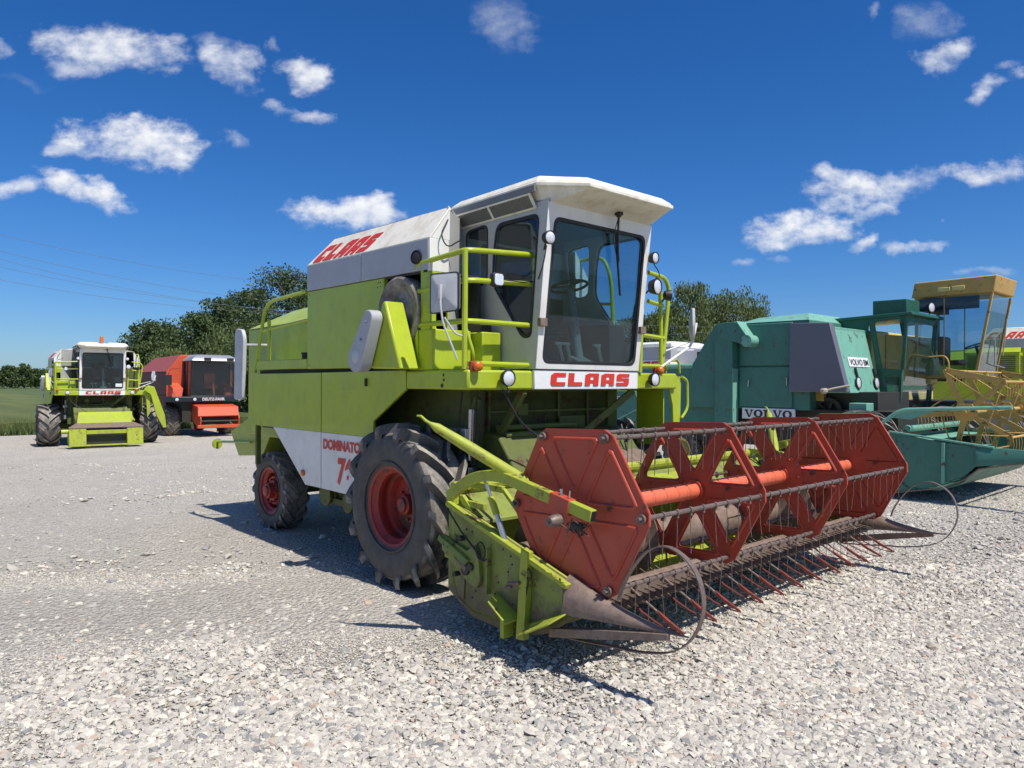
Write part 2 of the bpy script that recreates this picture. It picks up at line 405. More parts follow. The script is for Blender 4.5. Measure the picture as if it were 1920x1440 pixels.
def reel_plate(cut, flange, R=.628, phase=rad(2), hub=False):
    """six-sided pressed plate in the xz plane; cut: open windows; flange: side of the turned-over edge"""
    mb = MB(); e = -flange
    for k in range(6):
        a0, a1 = phase + k * PI / 3, phase + (k + 1) * PI / 3
        P = lambda a, r=R: Vector((math.cos(a) * r, math.sin(a) * r))
        p0, p1 = P(a0), P(a1); q0, q1 = p0.lerp(p1, .075), p1.lerp(p0, .075)
        c0, c1 = P(a0, R * .962), P(a1, R * .962)
        outer = [(0, 0), tuple(c0), tuple(q0), tuple(q1), tuple(c1)]
        tri = [(0, 0), tuple(p0), tuple(p1)]
        cen = (sum(x for x, _ in tri) / 3, sum(y for _, y in tri) / 3)
        angs = sorted([math.atan2(y - cen[1], x - cen[0]) % (2 * PI) for x, y in outer] + [2 * PI * j / 42 for j in range(42)])
        ring = lambda d, r: resample(round2(inset_poly(tri, d), r, 5), cen, angs)
        loops = [([(x, y) for x, y in resample(outer, cen, angs)], 0.0), (ring(.050, .05), 0.0), (ring(.053, .05), e * .008), (ring(.059, .048), e * .012), (ring(.065, .046), e * .008), (ring(.068, .045), 0), (ring(.080 if cut else .0685, .045), 0)]
        L = [[(x, y, z) for x, z in pl] for pl, y in loops]
        mb.loft(L, cap=False)
        if not cut: mb.poly(L[-1])
        edge = [c0, q0, q1, c1]
        for a, b in zip(edge, edge[1:]): mb.poly([(a.x, 0, a.y), (b.x, 0, b.y), (b.x * .995, flange * .018, b.y * .995), (a.x * .995, flange * .018, a.y * .995)])
    if hub:
        mb.lathe([(0, .21), (e * .012, .205), (e * .014, .06)], n=36)
        for j in range(6):
            a = phase + j * PI / 3; mb.cyl((.175 * math.cos(a), 0, .175 * math.sin(a)), (.175 * math.cos(a), e * .03, .175 * math.sin(a)), .012, n=6)
    return mb
def tine_bar(v0, v1, off=0.0, step=.15):
    mb = MB(); mb.cyl((0, v0, 0), (0, v1, 0), .0155, n=10); rnd = random.Random(int(off * 1000))
    y = v0 + .07 + off
    while y < v1 - .03:
        mb.tube([(0, y - .012, 0), (0, y + .012, 0)], .0215, 10)
        mb.box(-.012, .012, y - .010, y + .010, -.035, -.018)
        dx, dy = rnd.uniform(-.015, .02), rnd.uniform(-.012, .012)
        mb.tube([(0, y, -.03), (.004, y, -.12), (dx * .5, y + dy * .6, -.2), (dx, y + dy, -.285)], .0028, 5)
        y += step
    for y in (v0 - .012, v1 - .006): mb.cyl((0, y, 0), (0, y + .018, 0), .031, n=14)
    mb.cyl((0, v0 - .04, 0), (0, v0, 0), .015, n=6)
    return mb
# ------------------------------------------------------------------ the lime combine (the big one, and its twin far left)
CC = .22                                    # centre line of the machine in its own y
def mir(y): return 2 * CC - y
def shell_side(y, sgn, opts):
    pass
def lime_combine(root, main):
    R_ = root
    P = lambda mb, name, mat, bevel=.006, parent=root, **k: mb.build(name, mat, parent, bevel, **k)
    G, W = 0, 1
    for sd in (-1, 1):
        Y = (lambda y: y) if sd < 0 else mir
        # ---- lower side panels, green over white
        for front in (0, 1):
            mb = MB(); vec = (0, .03 if sd < 0 else -.03, 0)
            if not front:
                mb.prism([(x, Y(-1.3), z) for x, z in ((-3.49, 2.035), (-1.565, 2.045), (-1.565, 1.388), (-3.49, 1.388))], vec)
                mb.mi = 1; mb.prism([(x, Y(-1.3), z) for x, z in ((-2.76, 1.386), (-1.565, 1.386), (-1.565, .768), (-1.92, .768))], vec)
            else:
                mb.prism([(x, Y(-1.3), z) for x, z in ((-1.545, 2.045), (.075, 2.058), (.075, 1.875), (-.49, 1.552), (-.49, 1.388), (-1.545, 1.388))], vec)
                mb.mi = 1; mb.prism([(x, Y(-1.3), z) for x, z in ((-1.545, 1.386), (-.49, 1.386), (-.66, 1.23), (-.80, 1.02), (-.87, .76), (-1.545, .768))], vec)
            o = P(mb, 'side_panel', [M['lime'], M['white']], .004)
            if sd < 0 and front:
                t = fonttext('DOMINATOR', (-1.50, -1.301, 1.205), (1, 0, 0), (0, 0, 1), .115, .05, 0, .98)
                t2 = fonttext('76', (-1.19, -1.301, .845), (1, 0, 0), (0, 0, 1), .30, .045, .12, .80)
                n = t.addv(t2.v); [t.face([i + n[0] for i in f]) for f in t2.f]
                t.build('lettering', M['red_letter'], o, smooth=0)
                h = MB(); h.box(-.62, -.60, -1.325, -1.30, 1.90, 1.98); h.build('latch', M['under'], o)
            if sd < 0 and not front:
                h = MB(); h.ball((-1.965, -1.31, .90), .045, 12, (1, .45, .9)); h.build('marker_lamp', M['orange'], o)
        # ---- deck edge
    mb = MB(); mb.box(.08, 1.0, -1.30, mir(-1.30), 1.88, 2.055); P(mb, 'deck', M['lime'], .02)
    mb = MB(); [mb.cyl((x, -1.303, z), (x, -1.296, z), r, n=12) for x, z, r in ((.66, 2.01, .012), (.665, 1.965, .013), (.64, 1.915, .02))]; P(mb, 'bolt_hole', M['dark'], 0)
    # ---- body core, shaded machinery beneath the deck
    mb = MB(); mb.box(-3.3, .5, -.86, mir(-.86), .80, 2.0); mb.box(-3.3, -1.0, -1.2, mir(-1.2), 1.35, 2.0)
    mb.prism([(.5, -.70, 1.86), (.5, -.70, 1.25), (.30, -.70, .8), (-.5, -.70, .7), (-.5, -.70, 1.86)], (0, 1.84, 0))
    P(mb, 'chassis', M['lime_shaded_dirty'], .01)
    mb = MB()
    for z, x in ((1.66, .51), (1.42, .515), (1.08, .52)): mb.box(.48, x + .015, -.64, 1.08, z - .012, z + .012)
    for y in (-.66, -.25, .3, .75, 1.1): mb.box(.49, .53, y, y + .03, 1.1, 1.85)
    mb.box(.5, .56, -.3, -.16, 1.62, 1.74); mb.box(.5, .55, .3, .7, 1.45, 1.6)
    P(mb, 'bulkhead_rib', M['lime_shaded_dirty'], .004)
    mb = MB(); mb.tube([(0, -1.1, .77), (0, mir(-1.1), .77)], .12, 12); mb.box(-.2, .2, -.8, -.55, .6, 1.3); mb.box(-.2, .2, mir(-.8), mir(-.55), .6, 1.3); P(mb, 'front_axle', M['lime_shaded_dirty'], .01)
    mb = MB(); mb.tube([(-3.44, -.85, .51), (-3.44, mir(-.85), .51)], .08, 10); mb.box(-3.55, -3.3, CC - .3, CC + .3, .45, .9); P(mb, 'rear_axle', M['lime_shaded_dirty'], .01)
    mb = MB()
    for x, z, r in ((-1.75, .66, .13), (-1.25, .62, .11), (-1.0, .68, .09)):
        mb.lathe([(0, .02), (0, r), (.03, r), (.035, r - .03), (.06, r - .03), (.065, r), (.09, r), (.09, .02)], (x, -1.15, z), n=24)
    mb.box(-1.9, -.9, -1.05, -.95, .55, .8); mb.bar((-1.75, -1.08, .60), (-1.0, -1.08, .58), .05, .07); P(mb, 'belt_pulley', M['lime_shaded_dirty'], .004)
    # ---- struts, rods and hoses in the dark bay
    for p0, p1 in (((.95, -.60, 1.87), (.35, -.62, 1.05)), ((.62, -.86, 1.80), (.2, -.90, 1.0)), ((.98, .98, 1.87), (.55, .35, 1.25))):
        mb = MB(); mb.bar(p0, p1, .05, .07); P(mb, 'brace', M['lime_shaded_dirty'], .008)
    for p in ([(.7, -.95, 1.88), (.68, -.95, 1.5), (.62, -.93, 1.2)], [(.75, -.90, 1.88), (.72, -.92, 1.5), (.62, -.9, 1.1)], [(.55, -1.0, 1.86), (.5, -1.02, 1.45), (.52, -.95, 1.2), (.5, -.7, 1.1)], [(1.0, -.9, 1.88), (1.05, -.75, 1.6), (1.1, -.55, 1.45), (1.2, -.35, 1.3), (1.42, -.2, 1.16)], [(.8, 1.0, 1.5), (.9, .95, 1.3), (.95, .98, 1.0)], [(.85, -.5, 1.25), (1.0, -.48, 1.12), (1.1, -.35, 1.18), (1.25, -.2, 1.22), (1.4, -.12, 1.12)]):
        mb = MB(); mb.tube(fillet(p, .1), .011, 6); P(mb, 'hose', M['dark'], 0)
    mb = MB(); mb.cyl((.6, -.93, 1.7), (.58, -.93, 1.22), .03, n=12); mb.box(.35, .6, -1.0, -.88, 1.42, 1.52); mb.box(.5, .62, -.98, -.9, 1.0, 1.16); P(mb, 'valve_block', M['bright'], .005)
    # ---- feeder house
    mb = MB(); mb.prism([(.35, -.70, 1.50), (.72, -.70, 1.44), (.95, -.70, 1.15), (1.28, -.70, .98), (1.28, -.70, .40), (.9, -.70, .55), (.3, -.70, .95)], (0, 1.90, 0)); P(mb, 'feeder_house', M['lime_shaded_dirty'], .02)
    mb = MB(); mb.tube([(.66, -.66, 1.515), (.66, .42, 1.515)], .028, 10); mb.tube([(.72, -.62, 1.45), (.72, .50, 1.45)], .028, 10); P(mb, 'feeder_bar', M['lime_shaded_dirty'], 0)
    mb = MB(); mb.prism([(.55, .30, 1.34), (1.30, .30, 1.04), (1.62, .30, .98), (1.62, .30, .93), (1.28, .30, .98), (.55, .30, 1.29)], (0, .92, 0)); P(mb, 'feeder_cover', M['lime_old'], .006)
    mb = MB(); mb.prism([(.85, .36, 1.235), (1.22, .36, 1.085), (1.22, .36, 1.10), (.85, .36, 1.25)], (0, .80, 0)); P(mb, 'rusty_plate', M['brown_steel'], .004)
    # ---- tank: green wall, grey band, white cover
    for sd in (-1, 1):
        Y = (lambda y: y) if sd < 0 else mir
        x1 = -.34
        if sd < 0:
            for bx, bz in ((-.40, 2.93), (-.44, 2.93), (-.40, 2.89), (-.45, 2.885), (-1.88, 2.93), (-1.88, 2.13), (-.40, 2.13)): mb = MB(); mb.cyl((bx, -1.282, bz), (bx, -1.276, bz), .008, n=8); P(mb, 'bolt', M['dark'], 0)
        mb = MB(); mb.box(-1.93, x1, min(Y(-1.28), Y(-1.22)), max(Y(-1.28), Y(-1.22)), 2.085, 2.972); P(mb, 'tank_wall', M['lime'], .012)
        xe = .42 if sd < 0 else -.33
        for xa, xb in ((-1.93, -.765), (-.755, xe - .02)):
            mb = MB(); mb.prism([(xa, Y(-1.285), 2.976), (xb, Y(-1.285), 2.976), (xb, Y(-1.285), 3.262), (xa, Y(-1.285), 3.262)], (0, .04 if sd < 0 else -.04, 0)); P(mb, 'tank_band', M['grey'], .006)
        mb = MB(); mb.prism([(-1.93, Y(-1.285), 3.266), (xe, Y(-1.285), 3.266), (xe, Y(-1.05), 3.575), (-1.72, Y(-1.05), 3.575)], (0, .02 if sd < 0 else -.02, -.015))
        cov = P(mb, 'tank_cover', M['white_roof'], .006)
        if sd < 0:
            a = Vector((-1.83, -1.2735, 3.281)); e2 = Vector((0, .235, .309)).normalized()
            letters('CLAAS', lambda s, t: a + Vector((1, 0, 0)) * s + e2 * t + Vector((0, -.001, .001)), 1.13, .245, .24, .50).build('lettering', M['red_letter'], cov, smooth=0)
        mb = MB(); mb.box(xe - .035, xe, min(Y(-1.28), Y(-1.06)), max(Y(-1.28), Y(-1.06)), 2.96, 3.262); mb.prism([(xe - .035, Y(-1.28), 3.262), (xe - .035, Y(-1.05), 3.57), (xe - .035, Y(-1.05), 3.262)], (.035, 0, 0)); (mb.box(xe - .035, xe, mir(-1.06), mir(-.55), 2.96, 3.57) if False else None); P(mb, 'tank_front', M['white'], .004)
    mb = MB()
    for xa, xb in ((-1.72, -.95), (-.94, -.18)):
        mb.prism([(xa, -1.05, 3.578), (xa, -.7, 3.625), (xa, CC, 3.65), (xa, mir(-.7), 3.625), (xa, mir(-1.05), 3.578)], (xb - xa, 0, 0))
    mb.prism([(-.17, -1.05, 3.578), (.42, -1.05, 3.578), (-.04, -.56, 3.578), (-.17, -.56, 3.578)], (0, 0, -.012))
    P(mb, 'tank_lid', M['white_roof'], .004)
    mb = MB(); mb.box(-1.93, -1.90, -1.27, mir(-1.27), 2.09, 3.26); mb.prism([(-1.93, -1.26, 3.26), (-1.93, mir(-1.26), 3.26), (-1.73, mir(-1.05), 3.57), (-1.73, -1.05, 3.57)], (.02, 0, -.01)); mb.box(-1.9, -.42, -1.2, mir(-1.2), 2.0, 2.98); mb.box(-.4, -.09, -.52, mir(-.6), 2.0, 3.55); P(mb, 'tank_back', M['lime_shaded_dirty'], .006)
    # recess roof and walls, front column
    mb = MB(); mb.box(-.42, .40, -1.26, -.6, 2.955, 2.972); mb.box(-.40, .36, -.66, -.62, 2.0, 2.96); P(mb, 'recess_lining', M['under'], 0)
    for sd in (-1,):
        Y = (lambda y: y) if sd < 0 else mir
        mb = MB(); hole = [(.42, Y(y), z) for y, z in round2([(-1.205, 2.43), (-1.075, 2.43), (-1.075, 2.72), (-1.205, 2.72)], .03)]
        mb.holed([(.42, Y(y), z) for y, z in ((-1.28, 2.06), (-1.062, 2.06), (-1.062, 2.958), (-1.28, 2.958))], [hole], (-.03, 0, 0)); mb.box(.28, .39, min(Y(-1.28), Y(-1.255)), max(Y(-1.28), Y(-1.255)), 2.06, 2.955); P(mb, 'column_panel', M['lime'], .006)
    # duct beside the cab
    mb = MB(); mb.prism([(.415, -1.06, 2.07), (.39, -1.06, 2.07), (-.07, -.53, 2.07), (-.045, -.53, 2.07)], (0, 0, 1.52)); P(mb, 'cab_rear_duct', M['cabgrey'], .008)
    mb = MB(); mb.tube(fillet([FMl(840, 412, .43, 'u'), FMl(826, 440, .47, 'u'), FMl(838, 465, .5, 'u'), FMl(864, 450, .5, 'u')], .12, 8), .007, 6); P(mb, 'hanging_cable', M['dark'], 0)
    # ---- boxes on the deck
    mb = MB(); mb.box(.10, .47, -1.285, -.83, 2.055, 2.43); o = P(mb, 'tool_box', M['lime'], .012)
    mb = MB(); mb.box(.22, .26, -1.295, -1.284, 2.06, 2.43); mb.build('box_seam', M['lime'], o, .004)
    mb = MB(); mb.box(.30, .60, -.80, -.57, 2.055, 2.42); P(mb, 'battery_box', M['lime'], .012)
    mb = MB(); mb.box(.35, .55, -.78, -.64, 2.42, 2.50); P(mb, 'rubber_mat', M['dark'], .01)
    # ---- big belt pulley, guards
    mb = MB(); mb.lathe([(.12, .12), (.12, .33), (.06, .352), (-.06, .352), (-.075, .33), (-.06, .27), (-.02, .22), (-.03, .15), (-.06, .12), (-.06, .01)], (-.06, -1.24, 2.60), n=44); P(mb, 'fan_pulley', [M['lug']], .0)
    mb = MB(); mb.prism([(-.18, -1.52, 2.07), (-.13, -1.52, 2.36), (.0, -1.52, 2.68), (.05, -1.52, 2.70), (.31, -1.52, 2.06)], (0, .215, 0)); P(mb, 'belt_guard', M['lime'], .018)
    c1, c2 = Vector((-.255, 0, 2.165)), Vector((-.035, 0, 2.535)); pts = []
    d = (c2 - c1).normalized(); ang = math.atan2(d.z, d.x)
    for k in range(13): a = ang + rad(82) + rad(196) * k / 12; pts.append((c1.x + .13 * math.cos(a), -1.65, c1.z + .13 * math.sin(a)))
    for k in range(9): a = ang - rad(82) + rad(164) * k / 8; pts.append((c2.x + .075 * math.cos(a), -1.65, c2.z + .075 * math.sin(a)))
    mb = MB(); mb.prism(pts, (0, .12, 0)); o = P(mb, 'belt_cover', M['grey'], .01)
    mb = MB(); mb.ball((c1.x + .01, -1.65, c1.z + .02), .065, 18, (1, .2, 1)); mb.build('cover_cap', M['mirror_back'], o)
    mb = MB(); [mb.cyl((x, -1.67, z), (x, -1.64, z), .013, n=8) for x, z in ((-.15, 2.34), (-.055, 2.50))]; mb.build('cover_bolt', M['bright'], o)
    # ---- rear hood
    mb = MB(); a = -.98; b = mir(a)
    mb.prism([(-4.25, a, 1.2), (-4.25, a, 2.66), (-1.95, a, 2.70), (-1.95, a, 1.2)], (0, b - a, 0))
    mb.loft([[(-4.28, a - .01, 2.66), (-1.95, a - .01, 2.70), (-1.95, b + .01, 2.70), (-4.28, b + .01, 2.66)], [(-3.75, a + .42, 2.92), (-1.95, a + .38, 3.0), (-1.95, b - .38, 3.0), (-3.75, b - .42, 2.92)]])
    P(mb, 'straw_hood', M['lime'], .02)
    mb = MB(); mb.prism([(-4.3, -.92, 1.45), (-5.02, -.92, 1.20), (-4.72, -.92, .86), (-3.9, -.92, .93), (-3.6, -.92, 1.3)], (0, mir(-.92) + .92, 0)); P(mb, 'straw_deflector', M['lime'], .01)
    mb = MB(); mb.tube([(-4.1, -1.0, 1.10), (-5.45, -.95, 1.02)], .018, 8); mb.lathe([(-.02, .01), (-.02, .075), (.02, .08), (.02, .01)], (-5.45, -.95, .99), (.96, .25, 0), n=16); P(mb, 'tow_rod', M['lime'], 0)
    mb = MB(); mb.box(-3.62, -3.57, -1.15, -1.09, .85, 1.42); P(mb, 'rear_post', M['lime_shaded_dirty'], .005)
    mb = MB(); pr = round2([(-3.86, 1.70), (-3.60, 1.70), (-3.56, 2.50), (-3.62, 2.62), (-3.80, 2.64), (-3.84, 2.55)], .05); mb.prism([(x, -1.34, z) for x, z in pr], (0, .05, 0)); mb.bar((-3.6, -1.3, 2.42), (-3.45, -1.05, 2.42), .04, .03); P(mb, 'rear_board', M['mirror_back'], .008)
    mb = MB(); mb.box(-3.36, -1.95, -1.275, -.98, 2.09, 2.205); o = P(mb, 'rear_step', M['lime'], .008)
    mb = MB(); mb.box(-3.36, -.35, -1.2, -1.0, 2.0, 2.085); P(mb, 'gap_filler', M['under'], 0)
    mb = MB(); r = .022
    mb.tube(fillet([(-3.36, -1.27, 2.06), (-3.11, -1.25, 2.86), (-2.93, -1.25, 2.945), (-2.0, -1.25, 2.985)], .1), r, 8); mb.tube([(-3.19, -1.25, 2.585), (-1.95, -1.25, 2.655)], r * .8, 8)
    mb.tube([(-2.99, -1.25, 2.70), (-2.99, -1.25, 2.2)], r * 1.1, 8); mb.tube(fillet([(-2.22, -1.1, 2.2), (-2.16, -1.15, 2.58), (-1.95, -1.2, 2.70)], .12), r, 8); P(mb, 'rear_rail', M['lime'], 0)
    mb = MB(); mb.cyl((-2.26, -1.1, 2.2), (-2.26, -1.1, 2.27), .07, n=16); mb.cyl((-2.26, -1.1, 2.27), (-2.26, -1.1, 2.29), .078, n=16); P(mb, 'filler_cap', M['dark'], .004)
    # ---- wheels
    dy = 0 if main else -.22
    fw = add_wheel(root, 'front_wheel', (0, -1.45 + .235 + dy, .775), .785, .47 - dy, .360, 14)
    add_wheel(root, 'front_wheel', (0, mir(-1.45 + .235 + dy), .775), .785, .47, .360, 14, True, proto=fw)
    rw = add_wheel(root, 'rear_wheel', (-3.44, -1.05 + .17, .505), .52, .34, .285, 16, lh=.03, deep=False, lw=.05)
    add_wheel(root, 'rear_wheel', (-3.44, mir(-1.05 + .17), .505), .52, .34, .285, 16, True, proto=rw)
    cab(root, main); deck_rails(root, main); lamps(root, main)
    # left-hand ladder side
    mb = MB(); mb.prism([(.93, 1.60, 2.05), (.93, 1.88, 2.02), (.93, 1.86, 1.2), (.93, 1.76, 1.0), (.93, 1.72, 1.7)], (.03, 0, 0)); mb.box(.55, .93, 1.585, 1.60, 1.25, 1.90); mb.box(.3, .93, 1.585, 1.60, 1.86, 2.05); P(mb, 'ladder_panel', M['lime'], .006)
    mb = MB(); mb.tube(fillet([(.98, 1.86, 2.02), (.98, 1.97, 1.98), (.98, 1.98, 1.65), (.98, 1.86, 1.55)], .08), .016, 8); mb.tube(fillet([(.98, 1.55, 2.06), (.98, 1.6, 2.2), (.98, 1.8, 2.2), (.98, 1.82, 2.06)], .06), .012, 8); P(mb, 'grab_handle', M['lime'], 0)

def FMl(px, py, val, ax):
    return FM.at(px, py, **{ax: val})

# ------------------------------------------------------------------ cab
def cab(root, main):
    x = lambda z: 1.035 + (z - 2.07) * .106          # leaning front
    a, b = -.54, mir(-.54)
    c = bpy.data.objects.new('cab', None)
    mb = MB()
    win = round2([(.50, 3.475), (1.085, 3.485), (.985, 2.37), (.86, 2.37), (.44, 2.90), (.45, 3.2)], .09)
    rear = round2([(.02, 3.47), (.37, 3.50), (.365, 2.93), (.20, 2.89), (.08, 2.95)], .09)
    out = [(-.06, 2.07), (x(2.07), 2.07), (x(3.60), 3.60), (-.06, 3.60)]
    for y, s in ((a, 1), (b, -1)):
        mb.holed([(u, y, z) for u, z in out], [[(u, y, z) for u, z in win], [(u, y, z) for u, z in rear]], (0, .035 * s, 0))
    fw = round2([(a + .075, 2.125), (b - .075, 2.125), (b - .085, 3.46), (a + .085, 3.46)], .09, 6)
    mb.holed([(x(2.07), a + .003, 2.07), (x(2.07), b - .003, 2.07), (x(3.6), b - .003, 3.6), (x(3.6), a + .003, 3.6)], [[(x(z), y, z) for y, z in fw]], (-.05, 0, 0))
    rw = round2([(a + .25, 2.95), (b - .25, 2.95), (b - .25, 3.4), (a + .25, 3.4)], .06)
    mb.holed([(-.06, a + .036, 2.07), (-.06, b - .036, 2.07), (-.06, b - .036, 3.6), (-.06, a + .036, 3.6)], [[(-.06, y, z) for y, z in rw]], (.03, 0, 0))
    C = mb.build('cab', M['white_glossy'] if False else M['cabgrey'], root, .006)
    # bright front frame proud of the corner posts
    mb = MB(); e = .012
    mb.holed([(x(2.072) + e, a, 2.072), (x(2.072) + e, b, 2.072), (x(3.58) + e, b, 3.58), (x(3.58) + e, a, 3.58)], [[(x(z) + e, y, z) for y, z in fw]], (-.011, 0, 0)); mb.build('front_frame', M['white'], C, .004)
    mb = MB(); mb.holed([(x(z) + e + .004, y, z) for y, z in fw], [[(x(z) + e + .004, CC + (y - CC) * .955, 2.795 + (z - 2.795) * .955) for y, z in fw]], (-.02, 0, 0)); mb.build('window_seal', M['rubber_seal'], C, .003)
    mb = MB(); mb.prism([(x(z) - .012, CC + (y - CC) * .97, 2.795 + (z - 2.795) * .97) for y, z in fw], (-.005, 0, 0)); mb.build('windscreen', M['glass'], C, smooth=0)
    for y, s in ((a, 1), (b, -1)):
        for w_ in (win, rear):
            cx, cz = sum(p[0] for p in w_) / len(w_), sum(p[1] for p in w_) / len(w_)
            mb = MB(); mb.prism([(u, y + .012 * s, z) for u, z in w_], (0, .005 * s, 0)); mb.build('side_window', M['glass_side'], C, smooth=0)
            mb = MB(); mb.holed([(cx + (u - cx) * 1.02, y - .004 * s, cz + (z - cz) * 1.02) for u, z in w_], [[(cx + (u - cx) * .95, y - .004 * s, cz + (z - cz) * .95) for u, z in w_]], (0, .012 * s, 0)); mb.build('window_seal', M['rubber_seal'], C, .002)
    mb = MB(); mb.prism([(-.05, y, z) for y, z in rw], (.005, 0, 0)); mb.build('rear_window', M['glass_side'], C, smooth=0)
    # roof: eight-sided cap with an overhanging brim
    lo = [(-.14, -.625, 3.69), (1.13, -.625, 3.725), (1.575, -.395, 3.672), (1.575, mir(-.395), 3.672), (1.13, mir(-.625), 3.725), (-.14, mir(-.625), 3.69)]
    ctr = Vector((.6, CC, 0))
    def ringz(k, dz): return [(ctr.x + (p[0] - ctr.x) * k, ctr.y + (p[1] - ctr.y) * k, p[2] + dz) for p in lo]
    und = [(-.10, a + .01, 3.61), (1.10, a + .01, 3.61), (x(3.58) + .01, a + .03, 3.575), (x(3.58) + .01, b - .03, 3.575), (1.10, b - .01, 3.61), (-.10, b - .01, 3.61)]
    mb = MB(); mb.loft([und, ringz(.975, -.015), ringz(1.0, -.004), ringz(1.0, .028), ringz(.985, .032), ringz(.975, .05), ringz(.90, .105), ringz(.85, .12), ringz(.3, .145)]); roof = mb.build('roof', M['white_roof'], root, .005, smooth=16)
    mb = MB(); [mb.prism([(-.13, y, 3.635), (1.12, y, 3.665), (1.12, y, 3.728), (-.13, y, 3.695)], (0, .02, 0)) for y in (-.640, mir(-.620))]; mb.build('roof_gutter', M['gutter_shade'], roof, .003)  # dark strip standing for the shaded side of the roof edge
    for s in (-1, 1):                                  # louvred vents under the side of the brim
        Y = (lambda y: y) if s < 0 else mir
        o3 = lambda u, t: Vector((u, Y(-.632 + .085 * t), 3.640 + .026 * u - .115 * t))
        mb = MB(); mb.mi = 0
        u0, u1 = -.08, 1.06
        fr = lambda ua, ub, ta, tb: mb.loft([[o3(ua, ta), o3(ub, ta), o3(ub, tb), o3(ua, tb)], [o3(ua, ta) + Vector((0, s * .012, -.012)), o3(ub, ta) + Vector((0, s * .012, -.012)), o3(ub, tb) + Vector((0, s * .012, -.012)), o3(ua, tb) + Vector((0, s * .012, -.012))]])
        fr(u0, u1, .0, .09); fr(u0, u1, .93, 1.06); fr(u0, u0 + .025, .09, .93); fr(.46, .49, .09, .93); fr(u1 - .025, u1, .09, .93)
        mb.mi = 1; fr(u0 + .025, .46, .09, .93); fr(.49, u1 - .025, .09, .93)
        mb.build('roof_vent', [M['white_roof'], M['grille']], roof, 0)
    # front name panel
    mb = MB(); mb.box(1.0, 1.035, a, b, 1.885, 2.062); np_ = mb.build('front_panel', M['white_glossy'], root, .005)
    letters('CLAAS', lambda s, t: Vector((1.036, a + .20 + s, 1.915 + t)), 1.16, .125, .20, .12).build('lettering', M['red_letter'], np_, smooth=0)
    # inside
    mb = MB(); mb.box(.0, 1.0, a + .05, b - .05, 2.08, 2.10); mb.box(-.02, .0, a + .05, b - .05, 2.1, 2.9); mb.box(.0, .95, b - .36, b - .12, 2.1, 2.55); mb.box(-.02, .02, a + .05, b - .05, 3.42, 3.58); mb.box(-.02, 1.15, a + .05, b - .05, 3.55, 3.575); mb.build('cab_interior', M['interior'], C, .01)
    mb = MB(); mb.box(.05, .5, CC - .27, CC + .27, 2.45, 2.58); mb.prism([(.02, CC - .25, 2.55), (.16, CC - .25, 2.55), (.06, CC - .25, 3.12), (-.01, CC - .25, 3.12)], (0, .5, 0)); mb.box(.1, .45, CC - .18, CC + .18, 2.1, 2.46); mb.build('driver_seat', M['seat'], C, .04)
    mb = MB(); mb.tube([(.86, CC + .05, 2.10), (.84, CC + .05, 2.2), (.72, CC + .05, 2.9)], [.07, .05, .035], 12); mb.prism([(.75, CC - .06, 2.1), (.98, CC - .06, 2.1), (.95, CC - .06, 2.16), (.8, CC - .06, 2.22)], (0, .22, 0)); mb.build('steering_column', M['interior_grey'], C, .01)
    cs = Vector((.70, CC + .05, 2.93)); ax = Vector((-.22, 0, .97)).normalized(); e1 = Vector((.97, 0, .22)).normalized(); e2 = Vector((0, 1, 0))
    mb = MB(); mb.tube([cs + (e1 * math.cos(2 * PI * k / 28) + e2 * math.sin(2 * PI * k / 28)) * .19 for k in range(28)], .015, 8, ring=True)
    for k in range(3): mb.tube([cs, cs + (e1 * math.cos(2 * PI * k / 3) + e2 * math.sin(2 * PI * k / 3)) * .19], .01, 6)
    mb.build('steering_wheel', M['dark'], C)
    for dy in (-.33, -.22, .24):
        mb = MB(); mb.bar((.93, CC + dy, 2.32), (.97, CC + dy + .03, 2.11), .012, .03); mb.box(.90, .93, CC + dy - .05, CC + dy + .05, 2.31, 2.34); mb.build('pedal', M['interior_grey'], C, .004)
    # wiper
    mb = MB(); p0 = Vector((1.30, .33, 3.575)); mb.ball(p0, .03, 10); mb.box(1.27, 1.33, .30, .36, 3.57, 3.60); mb.tube([p0, (1.27, .36, 3.50), (1.235, .40, 3.38), (1.205, .44, 3.1)], [.013, .012, .009, .006], 6); mb.tube([p0, (1.22, .34, 3.36), (1.2, .42, 3.2)], .005, 5)
    mb.bar((1.215, .385, 3.40), (1.165, .52, 2.82), .02, .012); mb.bar((1.22, .39, 3.42), (1.19, .455, 3.15), .03, .02); mb.build('wiper', M['dark'], root, .002)
    for y in (a, b):                                    # hinges of the windscreen
        mb = MB(); mb.box(1.085, 1.13, y - .02 if y == a else y - .07, y + .07 if y == a else y + .02, 2.46, 2.535); mb.build('hinge', M['brown_steel'], root, .004)

